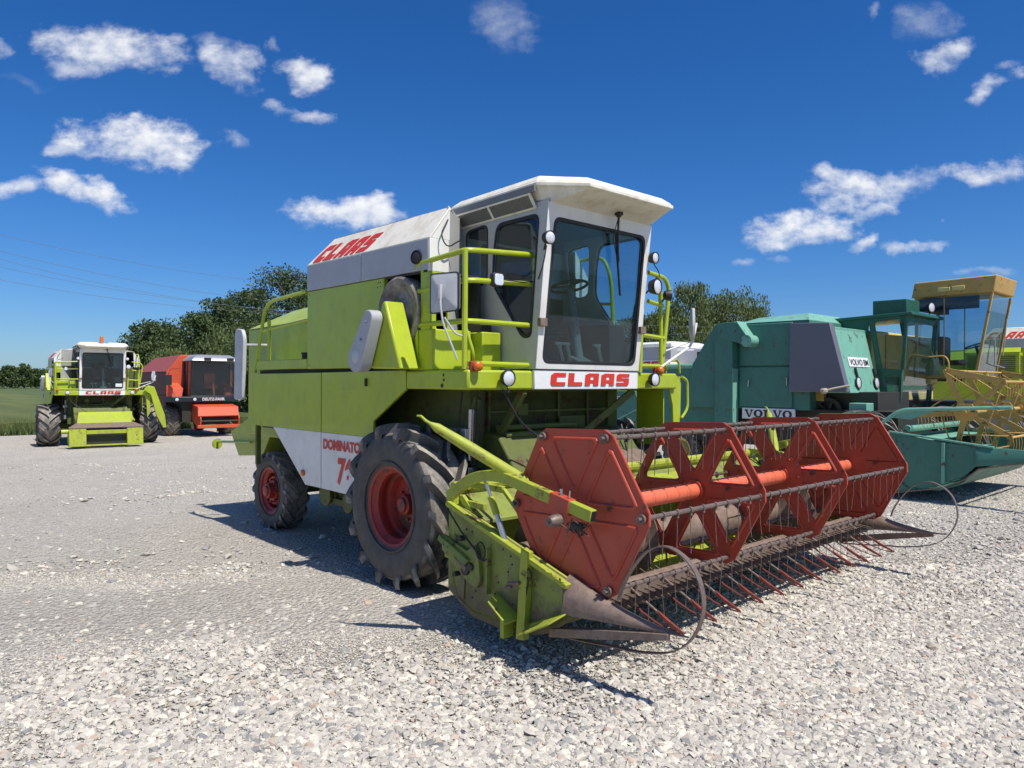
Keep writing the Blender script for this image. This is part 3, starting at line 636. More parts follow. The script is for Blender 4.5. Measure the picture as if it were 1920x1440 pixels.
# ------------------------------------------------------------------ rails
def deck_rails(root, main):
    L = M['lime']; r = .024
    mb = MB(); y = -1.27
    mb.tube(fillet([(.20, y, 3.00), (.24, y, 3.045), (.93, y, 3.085), (.95, y + .1, 3.09), (.95, -.45, 3.135), ], .06), r, 10)
    mb.tube([(.95, -.455, 3.13), (.95, -.455, 2.87)], r * 1.15, 8); mb.tube([(.95, -.455, 2.87), (.95, -.45, 2.06)], r * .55, 8)
    mb.tube(fillet([(.12, -1.0, 2.62), (.13, y, 2.78), (.90, y, 2.825), (.95, y + .08, 2.83), (.95, -.45, 2.86)], .08), r, 10)
    mb.tube(fillet([(.10, -1.28, 2.25), (.12, -1.28, 2.42), (.25, y, 2.475), (.92, y, 2.475), (.95, y + .08, 2.475), (.95, -.46, 2.475)], .08), r, 10)
    mb.tube([(.95, -1.27, 2.11), (.95, -.46, 2.105)], r, 10)
    mb.tube([(.93, -1.28, 3.08), (.93, -1.28, 2.06)], r * 1.05, 10)
    mb.tube(fillet([(.93, -1.27, 2.42), (1.0, -1.24, 2.2), (.95, -1.2, 2.1)], .05), r * .6, 8)
    mb.tube([(.30, y, 3.05), (.30, -1.27, 2.95)], r * .8, 8)
    mb.build('guard_rail', L, root)
    mb = MB(); y = 1.58
    mb.tube(fillet([(1.0, 1.20, 3.14), (1.0, 1.5, 3.11), (1.0, y, 3.0), (1.0, y - .06, 2.55), (1.0, 1.44, 2.06)], .08), r, 10); mb.tube([(1.0, 1.44, 2.06), (1.0, 1.42, 2.95), (1.0, 1.36, 3.13)], r, 8)
    mb.tube([(1.0, 1.10, 2.46), (1.0, 1.49, 2.44)], r, 8); mb.tube([(1.0, 1.09, 2.84), (1.0, 1.06, 2.06)], r * 1.1, 8); mb.tube([(1.0, 1.2, 2.83), (1.0, 1.45, 2.80)], r, 8); mb.tube([(1.0, 1.07, 2.13), (1.0, 1.5, 2.13)], r, 8)
    mb.tube(fillet([(-.55, 1.60, 3.46), (.03, 1.6, 3.48), (.15, 1.6, 3.2), (.22, 1.6, 2.06)], .2), r, 10); mb.tube([(-.1, 1.6, 2.91), (.16, 1.6, 2.89)], r * .8, 8)
    mb.build('guard_rail', L, root)

# ------------------------------------------------------------------ lamps and mirrors
def disc_lamp(root, c, d, r, rimmat, name, depth=.06, lens=None, stalk=None):
    c, d = Vector(c), Vector(d).normalized()
    mb = MB(); mb.lathe([(-depth, r * .35), (-depth * .8, r * .8), (-.01, r), (.012, r), (.014, r * .93), (.0, r * .92)], c, d, 24)
    if stalk: mb.tube([c - d * depth * .6, Vector(stalk)], .010, 6)
    o = mb.build(name, rimmat, root)
    mb = MB(); mb.lathe([(.002, r * .93), (.012, r * .7), (.018, r * .3), (.02, .0)], c, d, 24); mb.build('lens', lens or M['lens'], o)
    return o
def lamps(root, main):
    F = (1, 0, 0)
    for y in (-.91, 1.215): disc_lamp(root, (1.085, y, 1.985), F, .075, M['dark'], 'headlight', stalk=(1.0, y, 1.97))
    mb = MB(); mb.tube([(1.06, -.91, 1.92), (1.08, -.9, 1.86), (1.02, -.88, 1.84)], .006, 5); mb.build('lamp_cable', M['dark'], root)
    for y in (-1.23, 1.36):
        mb = MB(); mb.ball((1.05, y, 2.085), .048, 14, (.8, 1, 1)); o = mb.build('indicator', M['orange'], root)
        mb = MB(); mb.box(.97, 1.02, y - .045, y + .045, 2.04, 2.13); mb.build('indicator_base', M['redlens'], o, .01)
    disc_lamp(root, (1.28, -.60, 3.235), (1, -.1, -.05), .062, M['dark'], 'work_lamp', .07, stalk=(1.15, -.54, 3.15))
    disc_lamp(root, (1.22, 1.02, 3.25), (1, .05, -.05), .062, M['dark'], 'work_lamp', .07, stalk=(1.12, .98, 3.2))
    disc_lamp(root, (1.22, 1.06, 2.955), (1, .1, 0), .085, M['dark'], 'work_lamp', .09, stalk=(1.08, .98, 2.85))
    disc_lamp(root, (1.12, 1.42, 2.90), (.6, .8, 0), .06, M['dark'], 'work_lamp', .07, M['rubber_seal'], stalk=(1.0, 1.44, 2.83))
    disc_lamp(root, (.24, -1.30, 3.10), (.2, -.95, .05), .065, M['dark'], 'work_lamp', .09, M['rubber_seal'], stalk=(.24, -1.24, 3.03))
    mb = MB(); mb.prism([(1.0, y, z) for y, z in rrect(-1.02, -.895, 2.79, 2.915, .03)], (-.05, 0, 0)); mb.tube([(.97, -.95, 2.85), (.95, -.95, 2.82)], .02, 6); o = mb.build('work_lamp', M['dark'], root, .006)
    mb = MB(); mb.prism([(1.001, y, z) for y, z in rrect(-1.008, -.907, 2.802, 2.903, .025)], (.012, 0, 0)); mb.build('lens', M['lens'], o, .004)
    for p in ([(1.24, -.60, 3.17), (1.2, -.60, 3.0), (1.1, -.56, 2.9), (1.0, -.48, 2.86)], [(1.19, 1.04, 3.19), (1.2, 1.14, 3.1), (1.18, 1.12, 2.98)], [(.99, -.90, 2.86), (.98, -.6, 2.86), (1.0, -.44, 2.90), (1.06, -.42, 2.8)]): mb = MB(); mb.tube(fillet(p, .08), .006, 5); mb.build('lamp_cable', M['dark'], root)
    mb = MB(); mb.cyl((.97, -.52, 2.86), (.97, -.40, 2.86), .03, n=8); mb.box(.95, .99, -.44, -.40, 2.8, 2.88); mb.build('clamp', M['mirror_back'], root, .005)
    # mirrors
    mb = MB(); q = round2([(-.145, -.17), (.145, -.15), (.145, .17), (-.145, .17)], .03); fr = Vector((.82, -1.42, 2.71)); e1 = Vector((.96, .28, 0)); nn = Vector((-.28, .96, 0)); e2 = Vector((0, 0, 1))
    L = [[fr + e1 * a * k + e2 * b * k - nn * h for a, b in q] for k, h in ((1.0, -.035), (1.02, -.01), (1.0, .0), (.93, .004), (.25, .035))]; mb.loft(L); o = mb.build('mirror', M['mirror_back'], root, .004)
    mb = MB(); mb.loft([[fr + e1 * a * k + e2 * b * k - nn * h for a, b in q] for k, h in ((1.035, -.02), (1.035, .004), (.99, .004), (.99, -.02))], cap=False); mb.build('mirror_rim', M['rubber_seal'], o)
    mb = MB(); mb.tube(fillet([(.815, -1.44, 2.75), (.83, -1.47, 2.62), (.85, -1.455, 2.45), (.93, -1.36, 2.14)], .05), .0095, 8); mb.tube([(.815, -1.46, 2.78), (.815, -1.455, 2.66)], .022, 8); mb.tube(fillet([(.85, -1.44, 2.5), (.9, -1.36, 2.36), (.93, -1.29, 2.34)], .04), .009, 8); mb.build('mirror_arm', M['mirror_back'], o)
    fr = FMl(1297, 610, 1.05, 'u'); q = round2([(-.10, -.19), (.10, -.16), (.12, .0), (.06, .19), (-.06, .20)], .03); e1 = Vector((.62, -.785, 0)); nn = Vector((.785, .62, 0))
    mb = MB(); mb.loft([[fr + e1 * a * k + e2 * b * k - nn * h for a, b in q] for k, h in ((1.0, -.03), (1.0, .0), (.4, .03))]); o = mb.build('mirror', M['mirror_back'], root, .004)
    g = lambda a, b: FMl(a, b, 1.05, 'u')
    mb = MB(); mb.tube(fillet([g(1306, 606), g(1302, 625), g(1296, 648), g(1240, 688)], .06), .014, 8); mb.tube([g(1297, 640), g(1248, 658)], .009, 6); mb.build('mirror_arm', M['white'], o)
    if not main:
        mb = MB(); mb.cyl((.9, .2, 3.85), (.9, .2, 3.93), .07, .07, 14); mb.cyl((.9, .2, 3.93), (.9, .2, 4.08), .075, .06, 14); mb.build('beacon', M['orange'], root, .01)
# ------------------------------------------------------------------ grain header with its reel
HR, HL = -1.68, 2.88
def header(root):
    # table: back wall, floor, lip
    mb = MB(); sec = [(1.27, 1.10), (1.27, .42), (1.36, .26), (1.55, .19), (2.05, .185), (2.40, .29), (2.58, .42)]
    back = [(u + .0, z) for u, z in sec]; th = [(u + .03 if i < 2 else u, z + (.0 if i < 2 else .03)) for i, (u, z) in enumerate(sec)]
    mb.loft([[(u, y, z) for u, z in sec + th[::-1]] for y in (HR, HL)])
    H = mb.build('header', M['lime_old'], root, .004)
    mb = MB(); mb.tube([(1.29, HR, 1.12), (1.29, HL, 1.12)], .045, 10); mb.box(1.18, 1.27, HR, HL, .55, .68); mb.box(1.2, 1.26, HR, HL, .95, 1.08); mb.build('back_beam', M['lime_old'], H, .006)
    mb = MB(); mb.prism([(1.30, HR + .05, 1.06), (1.62, HR + .05, .90), (1.62, HR + .05, .87), (1.30, HR + .05, 1.02)], (0, HL - HR - .1, 0)); mb.build('stripper_plate', M['lime_worn'], H, .004)
    mb = MB(); mb.prism([(2.30, HR + .02, .30), (2.32, HR + .02, .46), (2.56, HR + .02, .555), (2.60, HR + .02, .545), (2.60, HR + .02, .43), (2.45, HR + .02, .32)], (0, HL - HR - .04, 0)); mb.build('table_lip', M['brown_steel'], H, .006)
    mb = MB(); mb.box(2.58, 2.64, HR + .03, HL - .03, .425, .455); y = HR + .06; rnd = random.Random(3)
    while y < HL - .05:
        d = rnd.uniform(-.012, .012)
        mb.loft([[(2.60, y - .017, .41), (2.60, y + .017, .41), (2.60, y + .017, .465), (2.60, y - .017, .465)], [(2.70, y - .014, .415), (2.70, y + .014, .415), (2.70, y + .014, .455), (2.70, y - .014, .455)], [(2.765, y - .002 + d, .425 + d), (2.765, y + .002 + d, .425 + d), (2.765, y + .002 + d, .432 + d), (2.765, y - .002 + d, .432 + d)]])
        if rnd.random() < .8:
            mb.bar((2.60, y + .03, .46), (2.45 + rnd.uniform(-.04, .03), y + .02 + rnd.uniform(-.02, .03), .54), .012, .008)
        y += .0762
    mb.build('knife_bar', M['knife_steel'], H)
    # auger
    mb = MB(); c = (1.98, .62); mb.tube([(c[0], HR + .05, c[1]), (c[0], HL - .05, c[1])], .16, 22)
    for s, y0, y1 in ((1, HR + .08, -.25), (-1, HL - .08, 1.35)):
        N = 150; turns = 3.2; L = []
        for k in range(N + 1):
            t = k / N; a = s * 2 * PI * turns * t; y = y0 + (y1 - y0) * t
            L.append([(c[0] + r * math.cos(a), y + dy, c[1] + r * math.sin(a)) for r, dy in ((.155, -.004), (.29, -.004), (.29, .004), (.155, .004))])
        mb.loft(L)
    for k in range(10):
        a = k * 2.4; y = -.1 + k * .13; mb.cyl((c[0], y, c[1]), (c[0] + .3 * math.cos(a), y, c[1] + .3 * math.sin(a)), .009, n=6)
    mb.build('auger', M['brown_steel'], H, 0)
    # end panels
    for sd in (-1, 1):
        Y0 = HR if sd < 0 else HL; s = sd
        pan = [(1.235, 1.02), (1.23, .31), (1.39, .225), (1.53, .155), (2.05, .135), (2.38, .245), (2.57, .39), (2.535, .60), (1.27, .975)]
        mb = MB(); mb.prism([(u, Y0, z) for u, z in pan], (0, -s * .02, 0))
        E_ = mb.build('end_panel', M['lime_worn'], H, .004)
        y = Y0 + s * .02
        mb = MB(); mb.bar((1.25, y, .995), (2.55, y, .60), .055, .035); mb.bar((1.25, Y0 - s * .035, .985), (2.55, Y0 - s * .035, .60), .022, .045); mb.build('top_rail', M['lime_old'], E_, .006)
        mb = MB(); mb.bar((1.33, Y0 - s * .012, .972), (2.5, Y0 - s * .012, .618), .022, .022); mb.build('edge_strip', M['knife_steel'], E_)
        yo = Y0 + s * .045
        mb = MB()                                        # ribs, lever plate, stay brackets on the outer face
        mb.prism([(1.19, Y0, .74), (1.19, Y0, .62), (1.52, Y0, .42), (1.62, Y0, .40), (1.66, Y0, .46), (1.64, Y0, .62), (1.60, Y0, .72), (1.50, Y0, .66)], (0, s * .035, 0))
        mb.prism([(1.19, Y0 + s * .035, .74), (1.19, Y0 + s * .05, .70), (1.52, Y0 + s * .05, .56), (1.55, Y0 + s * .035, .60)], (0, s * .03, 0))
        mb.box(1.735, 1.75, min(Y0, yo), max(Y0, yo), .38, .72)
        mb.bar((1.425, Y0 + s * .006, .27), (1.44, Y0 + s * .006, .50), .014, .03)
        mb.build('lever_plate', M['lime_worn'], E_, .004)
        mb = MB(); mb.prism([(2.13, Y0, .82 - .03), (2.20, Y0, .80 - .03), (2.16, Y0, .15), (2.08, Y0, .14)], (0, s * .06, 0)); mb.build('stay', M['lime_old'], E_, .006)
        mb = MB(); mb.prism([(2.18, Y0, .26), (2.56, Y0, .43), (2.50, Y0 + s * .16, .36), (2.2, Y0 + s * .17, .20)], (0, 0, .014)); mb.prism([(1.80, Y0, .40), (2.08, Y0, .27), (2.06, Y0 + s * .14, .25), (1.86, Y0 + s * .13, .36)], (0, 0, .012)); mb.box(1.96, 2.0, min(Y0, Y0 + s * .1), max(Y0, Y0 + s * .1), .13, .30); mb.build('foot_bracket', M['lime_old'], E_, .004)
        for pu, pz, pr_ in ((1.50, .52, .045), (1.56, .55, .03), (1.43, .745, .022), (1.37, .46, .02)): mb = MB(); mb.cyl((pu, Y0, pz), (pu, Y0 + s * .055, pz), pr_, n=14); mb.build('pivot_pin', M['under'], E_, .003)
        mb = MB(); mb.prism([(1.36, Y0 + s * .036, .60), (1.5, Y0 + s * .036, .50), (1.52, Y0 + s * .036, .54)], (0, s * .02, 0)); mb.build('lever', M['bar_steel'], E_, .003)
        mb = MB(); mb.tube([(2.2 + .025 * math.cos(t), Y0 + s * .05, .62 + .035 * math.sin(t)) for t in [2 * PI * k / 14 for k in range(14)]], .008, 6, ring=True); mb.tube([(2.2, Y0 + s * .05, .58), (2.17, Y0 + s * .05, .45)], .007, 6); mb.build('ring_pin', M['under'], E_, 0); mb = MB(); mb.tube([(2.13, Y0 + s * .07, .55), (2.04, Y0 + s * .09, .53), (2.02, Y0 + s * .1, .50), (2.07, Y0 + s * .09, .515)], .015, 8); mb.build('latch', M['bar_steel'], E_, .003)
        mb = MB(); mb.tube([(1.28, yo, .95), (1.45, yo, .80), (1.72, yo, .62), (1.80, yo + s * .05, .66)], .007, 6); mb.tube([(1.68 + .05 * math.cos(t), yo, .69 + .065 * math.sin(t)) for t in [2 * PI * k / 18 for k in range(18)]], .006, 6, ring=True); mb.build('cable', M['dark'], E_)
        mb = MB(); rnd = random.Random(9)
        for k in range(26):
            u = rnd.uniform(1.3, 2.45); z = rnd.uniform(.3, .95 - (u - 1.27) * .3); mb.cyl((u, Y0 - .001 * s, z), (u, Y0 + s * .006, z), .007, n=8)
        mb.build('bolt', M['under'], E_)
        # divider nose: steel hood drawn out to a point, strip below
        mb = MB(); L = []
        for t in [k / 8 for k in range(9)]:
            u = 2.50 + .92 * t; zt = .665 - .185 * t ** 1.1; zb = .41 + .055 * t; w = .20 * (1 - t) + .012; yc = Y0 - s * (.05 + .02 * t); h = max(.008, (zt - zb) * (1 - t * .75)); zt = zb + h + .02 * t
            L.append([(u, yc + s * w * .42, zb), (u + .03 * (1 - t), yc + s * w * .46, zb + h * .45), (u, yc + s * w * .30, zb + h * .85), (u, yc, zb + h), (u, yc - s * w * .3, zb + h * .85), (u, yc - s * w * .46, zb + h * .45), (u, yc - s * w * .42, zb)])
        mb.loft(L); mb.build('divider_nose', M['brown_steel'], H, 0, smooth=50)
        mb = MB(); mb.loft([[(2.36, Y0 + s * .01, .215), (2.36, Y0 + s * .01, .275), (2.36, Y0 - s * .05, .275), (2.36, Y0 - s * .05, .215)], [(2.85, Y0 + s * .015, .325), (2.85, Y0 + s * .015, .385), (2.85, Y0 - s * .05, .385), (2.85, Y0 - s * .05, .325)], [(3.30, Y0 - s * .03, .425), (3.30, Y0 - s * .03, .465), (3.30, Y0 - s * .06, .465), (3.30, Y0 - s * .06, .425)]]); mb.build('divider_strip', M['brown_steel'], H, .003)
        yh = Y0 - s * .07
        hp = [(2.35, .215), (2.6, .235), (2.85, .265), (3.05, .285), (3.26, .335), (3.38, .40), (3.46, .49), (3.51, .60), (3.52, .71), (3.48, .84), (3.40, .925), (3.29, .97), (3.19, .955), (3.10, .90), (3.0, .78), (2.93, .66), (2.90, .56)]
        pts = []
        for i in range(len(hp) - 1):
            p0, p1, p2, p3 = [Vector(hp[max(0, min(len(hp) - 1, i + k))]) for k in (-1, 0, 1, 2)]
            for j in range(4):
                t = j / 4; pts.append(.5 * ((2 * p1) + (p2 - p0) * t + (2 * p0 - 5 * p1 + 4 * p2 - p3) * t * t + (3 * p1 - p0 - 3 * p2 + p3) * t ** 3))
        mb = MB(); mb.ribbon([(p.x, yh, p.y) for p in pts], .040, .007, (0, 1, 0)); mb.build('divider_hoop', M['bar_steel'], H, 0)
        # reel arm, ram, hub block
        ya = Y0 + s * .065
        ap = fillet([(1.33, ya, 1.05), (1.60, ya, 1.225), (1.90, ya, 1.275), (2.80, ya, 1.095)], .30, 8)
        mb = MB(); w = .055; L = []
        for i, p in enumerate(ap):
            t = (ap[min(i + 1, len(ap) - 1)] - ap[max(i - 1, 0)]).normalized(); nn = Vector((-t.z, 0, t.x)); hgt = .05
            L.append([p + nn * hgt + Vector((0, w / 2, 0)), p + nn * hgt - Vector((0, w / 2, 0)), p - nn * (hgt - .02) - Vector((0, w / 2, 0)), p - nn * (hgt - .02) + Vector((0, w / 2, 0))])
        mb.loft(L); A = mb.build('reel_arm', M['lime_old'], H, .006)
        e = ap[-1]; t = (ap[-1] - ap[-2]).normalized()
        mb = MB(); m4 = Matrix.Translation(e) @ Matrix.Rotation(-math.atan2(t.z, t.x), 4, 'Y'); mb.box(-.002, .004, -.021, .021, -.022, .042, m4); mb.build('tube_mouth', M['dark'], A)
        mb = MB(); m4 = Matrix.Translation(e - t * .26) @ Matrix.Rotation(-math.atan2(t.z, t.x), 4, 'Y'); mb.box(-.11, .07, -.034, .034, -.055, .056, m4); mb.build('slide_block', M['reel_red'], A, .006)
        mb = MB(); p = e - t * .27; mb.lathe([(0, .03), (.0, .042), (.06, .042), (.075, .034), (.10, .03), (.10, .014), (.085, .0)], p + Vector((0, s * .03, -.10)), (0, s, 0), 18); mb.build('hub_bolt', M['bar_steel'], A, .002)
        for q0, q1, qr in (((-.01, 0, .05), (-.012, 0, .10), .011), ((.06, 0, .05), (.065, 0, .095), .006)): mb = MB(); mb.cyl(p + Vector(q0), p + Vector(q1), qr, n=8); mb.build('clamp_bolt', M['bright'], A, 0)
        mb = MB(); rnd = random.Random(4); q = e - t * .14 + Vector((0, 0, -.10))
        for k in range(60):
            a = q + Vector((rnd.uniform(-.07, .08), rnd.uniform(-.03, .03), rnd.uniform(-.045, .03))); mb.tube([a, a + Vector((rnd.uniform(-.05, .05), rnd.uniform(-.03, .03), rnd.uniform(-.04, .03)))], .003, 4)
        mb.ball(q, .05, 10, (1.2, .6, .6)); mb.build('straw_wrap', M['under'], A)
        mb = MB(); a0, a1 = Vector((1.70, Y0 + s * .03, 1.245)), Vector((1.90, Y0 + s * .0, .80)); mb.tube([a0.lerp(a1, .32), a0.lerp(a1, .60)], .026, 12); mb.tube([a0 + Vector((0, 0, .03)), a0.lerp(a1, .1)], .02, 10); mb.build('ram_barrel', M['lime_old'], H, 0)
        mb = MB(); mb.tube([a0, a0.lerp(a1, .34)], .013, 10); mb.build('ram_rod', M['bright'], H, 0); mb = MB(); mb.tube([a0.lerp(a1, .60), a1], .021, 10); mb.build('ram_sleeve', M['bright'], H, 0)
        # spear tube
        if sd < 0: b0, tip = Vector((2.02, -1.66, 1.265)), Vector((1.63, -2.16, 1.655))
        else: b0, tip = Vector((1.62, 2.80, 1.22)), Vector((1.285, 3.27, 1.60))
        d = (tip - b0).normalized(); mb = MB(); mb.tube([b0 - d * .12, b0, b0.lerp(tip, .55), tip - d * .06, tip], [.034, .045, .044, .034, .012], 14); mb.tube([tip - d * .03, tip + d * .035, tip + d * .06 + Vector((-.02, 0, .018)), tip + d * .075 + Vector((-.045, 0, .012))], [.012, .011, .010, .007], 8); mb.build('divider_spear', M['lime_old'], H, 0)
        mb = MB()
        for q in ([(1.3, Y0 - s * .1, 1.15), (1.75, Y0 - s * .12, 1.14), (2.0, Y0 - s * .1, .95)], [(1.33, Y0 - s * .06, 1.0), (1.62, Y0 - s * .05, 1.0)], [(1.35, Y0 - s * .04, 1.05), (1.7, Y0 - s * .08, .72)]): mb.bar(q[0], q[1], .035, .05); (len(q) > 2 and mb.bar(q[1], q[2], .03, .03))
        mb.build('arm_stay', M['lime_old'], H, .004)
    # crop lifters
    lif = None
    for y in (-1.10, -.70, -.38, -.05, .27, .60, .93, 1.30, 1.62, 1.90, 2.22, 2.52):
        if lif is None:
            mb = MB(); mb.tube([(2.50, 0, .535), (2.86, 0, .357)], .0095, 8); mb.mi = 1; mb.loft([[(2.83, -.006, .362), (2.83, .006, .362), (2.83, .006, .385), (2.83, -.006, .385)], [(2.91, -.018, .322), (2.91, .018, .322), (2.91, .013, .342), (2.91, -.013, .342)], [(3.04, -.004, .268), (3.04, .004, .268), (3.04, .003, .285), (3.04, -.003, .285)]])
            mb.tube([(2.56, -.03, .43), (2.62, -.035, .455), (2.65, -.035, .40), (2.72, -.03, .355), (2.84, -.02, .305), (2.94, -.008, .278), (3.02, 0, .272)], [.009, .009, .008, .006, .005, .005, .004], 6)
            lif = mb.build('crop_lifter', [M['bar_steel'], M['lifter_red']], H, 0)
        else:
            o = lif.copy(); COL.objects.link(o); o.parent = H; lif2 = o
            o.rotation_euler = (0, 0, 0); o.location = (0.0, y, 0); o.scale = (1, 1, 1)
            continue
        lif.location = (0, y, 0)
    # the reel
    RC = Vector((2.52, 0, 1.09)); pv = (-1.6, -.19, 1.22, 2.63)
    mb = MB(); mb.tube([(RC.x, pv[0], RC.z), (RC.x, pv[3], RC.z)], .064, 24)
    for k in range(19):
        y = pv[0] + .12 + k * .22; mb.lathe([(-.006, .0655), (.0, .0665), (.006, .0655)], (RC.x, y, RC.z), n=24)
    RL = mb.build('reel', M['reel_tube'], root)
    for i, y in enumerate(pv):
        cut = i in (1, 2); o = reel_plate(cut, 1 if i < 3 else -1, hub=i >= 2).build('reel_plate', M['reel_red'], RL, smooth=0)
        o.location = (RC.x, y, RC.z)
        so = o.modifiers.new('sheet', 'SOLIDIFY'); so.thickness = .006; so.offset = 0
        if 0 < i < 3:
            mb = MB(); mb.lathe([(-.03, .064), (-.03, .085), (.03, .085), (.03, .064)], n=20); c = mb.build('collar', M['reel_red'], o)
    for k in range(6):
        a = rad(2) + k * PI / 3; o = tine_bar(pv[0] - .02, pv[3] + .01, .012 * k).build('tine_bar', M['bar_steel'], RL)
        o.location = (RC.x + .565 * math.cos(a), 0, RC.z + .565 * math.sin(a))
# ------------------------------------------------------------------ teal combine with its yellow reel
M['teal'] = paint('teal_paint', (.055, .20, .155), .45, .4, (.06, .09, .075), rust=.05)
M['teal_sunlit'] = paint('sunlit_teal_paint', (.17, .42, .33), .5, .4, (.16, .22, .17), rust=.15)  # teal lightened to stand for faces in full sun
M['teal_dark'] = paint('dark_green_paint', (.018, .115, .075), .35, .2, (.03, .05, .04), rust=.15)
M['slate'] = paint('slate_grey_paint', (.14, .145, .185), .4, .4, (.16, .15, .17))
M['ochre'] = paint('ochre_paint', (.56, .35, .09), .5, .35, (.25, .17, .09), rust=.2)
M['straw_yellow'] = paint('pale_yellow_paint', (.76, .62, .22), .45, .35, (.4, .3, .14))
M['maroon'] = paint('maroon_paint', (.12, .03, .03), .5, .3, (.12, .08, .06))
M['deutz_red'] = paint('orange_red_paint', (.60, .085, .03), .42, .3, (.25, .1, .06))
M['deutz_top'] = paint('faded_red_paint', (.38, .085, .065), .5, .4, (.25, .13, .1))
M['deutz_shaded'] = paint('shaded_red_side', (.20, .045, .03), .5, .4, (.07, .04, .03))  # same red, darkened in the colour for the shaded body side
M['navy'] = plain('navy_plastic', (.012, .016, .026), .45)
M['letter_white'] = plain('white_lettering', (.75, .76, .78), .5)
M['letter_black'] = plain('black_lettering', (.015, .016, .025), .5)
M['silver'] = plain('silver_sheet', (.52, .53, .55), .4, .6)
M['strap'] = plain('pale_wood', (.4, .36, .28), .7)

def teal_combine():
    FV = FM.sub(0, 9.3); R = thing('combine_harvester', FV, 'teal combine with slate grey side panel, dark green cab and yellow reel', 'combine harvester', 'combine harvesters parked on the yard')
    B = lambda mb, n, m, p=R, bv=.008, **k: mb.build(n, M[m] if isinstance(m, str) else m, p, bv, **k)
    g = lambda x, y, **k: FV.at(x, y, **k)
    mb = MB(); mb.box(-2.1, -.6, -.98, 1.1, 1.44, 3.16); tank = B(mb, 'tank', 'teal', bv=.015)
    mb = MB(); mb.loft([[(-2.1, -.99, 3.16), (-.62, -.99, 3.16), (-.62, 1.1, 3.16), (-2.1, 1.1, 3.16)], [(-1.9, -.5, 3.30), (-.8, -.6, 3.32), (-.8, .7, 3.32), (-1.9, .7, 3.30)]]); B(mb, 'tank_lid', 'teal_sunlit')
    mb = MB(); mb.box(-2.05, -.93, -1.015, -.98, 2.30, 3.13); B(mb, 'side_door', 'teal', bv=.015); mb = MB(); mb.box(-2.05, -.93, -1.02, -.98, 1.48, 2.28); d = B(mb, 'side_door', 'teal', bv=.015)
    mb = MB(); mb.tube([g(1403, 712, v=-1.05), g(1403, 725, v=-1.05)], .015, 6); mb.build('door_handle', M['bright'], d); mb = MB(); mb.tube([g(1475, 708, v=-1.05), g(1475, 722, v=-1.05)], .015, 6); mb.build('door_handle', M['bright'], d)
    mb = MB(); mb.prism([(-2.1, -.97, 3.18), (-2.64, -.97, 3.18), (-3.2, -.97, 2.35), (-3.35, -.97, 1.45), (-2.1, -.97, 1.42)], (0, 2.0, 0)); B(mb, 'rear_shell', 'teal', bv=.015)
    mb = MB(); mb.box(-2.5, -2.1, -1.2, -.97, .75, 2.95); B(mb, 'elevator_leg', 'teal'); mb = MB(); mb.box(-2.1, -2.085, -1.2, -.99, .9, 2.25); B(mb, 'leg_lit_strip', 'teal_sunlit', bv=.002)  # pale strip painted on as the sunlit front of the leg
    mb = MB(); h = [g(1344, 607, v=-1.3), g(1378, 603, v=-1.3), g(1401, 636, v=-1.3), g(1399, 647, v=-1.3), g(1392, 646, v=-1.3), g(1346, 630, v=-1.3)]; mb.prism(h, (0, .34, 0)); H = B(mb, 'elevator_head', 'teal')
    mb = MB(); mb.bar(Vector(h[1]) + Vector((.03, .17, .0)), Vector(h[2]) + Vector((.03, .17, 0)), .36, .03); mb.cyl(Vector(h[2]) + Vector((-.02, -.01, -.03)), Vector(h[2]) + Vector((-.02, .38, -.03)), .12, n=16); mb.build('head_rim', M['teal_sunlit'], H, .004)
    # rear of the machine
    mb = MB(); mb.box(-5.0, -2.4, -.8, 1.0, .95, 2.30); B(mb, 'straw_hood', 'teal', bv=.02); mb = MB(); mb.tube([(-5.0, -.8, 2.3), (-3.2, -.8, 2.32)], .055, 10); B(mb, 'hood_rail', 'teal_sunlit', bv=0)
    mb = MB(); q = [g(x, y, v=-1.0) for x, y in ((1143, 733), (1190, 733), (1200, 762), (1201, 835), (1136, 800))]; mb.prism(q, (0, .08, 0)); hp = B(mb, 'rear_panel', 'teal')
    a = g(1148, 752, v=-1.0); t = fonttext('S 830', a + Vector((0, -.004, 0)), (1, 0, 0), (0, 0, 1), .125, .02, .15, .85); t.build('lettering', M['letter_white'], hp, smooth=0)
    mb = MB(); mb.bar(g(1150, 790, v=-1.02), g(1200, 765, v=-1.02), .02, .03); B(mb, 'panel_rib', 'teal_sunlit', hp, .003)
    mb = MB(); mb.box(-4.8, .9, -.75, .95, .7, 1.46); mb.box(-.95, .5, -.6, .9, 1.2, 1.8); B(mb, 'chassis', M['under'])
    # slate panel and engine housing
    mb = MB(); mb.prism([(-.92, -1.14, 3.10), (-.16, -1.14, 3.07), (.165, -1.14, 1.80), (-.93, -1.14, 1.79)], (0, .17, 0)); sp = B(mb, 'engine_guard', 'slate', bv=.012)
    mb = MB(); mb.box(-.92, -.13, -.96, .45, 1.95, 3.0); mb.prism([(-.3, -.96, 2.98), (-.13, -.96, 2.95), (.155, -.96, 1.78), (-.3, -.96, 1.78)], (0, 1.35, 0)); eh = B(mb, 'engine_housing', 'teal_sunlit', bv=.01)
    slope = lambda yv, z: Vector((.155 - (z - 1.78) * .2436 + .006, yv, z))
    mb = MB(); mb.prism([slope(-.75, 2.27), slope(.16, 2.27), slope(.16, 2.45), slope(-.75, 2.45)], (.006, 0, 0)); sg = B(mb, 'name_plate', 'white_glossy', eh, .0)
    t = fonttext('VOLVO BM', slope(-.70, 2.30) + Vector((.010, 0, 0)), (0, 1, 0), (-.2436, 0, 1), .115, .0, 0, 1.0)
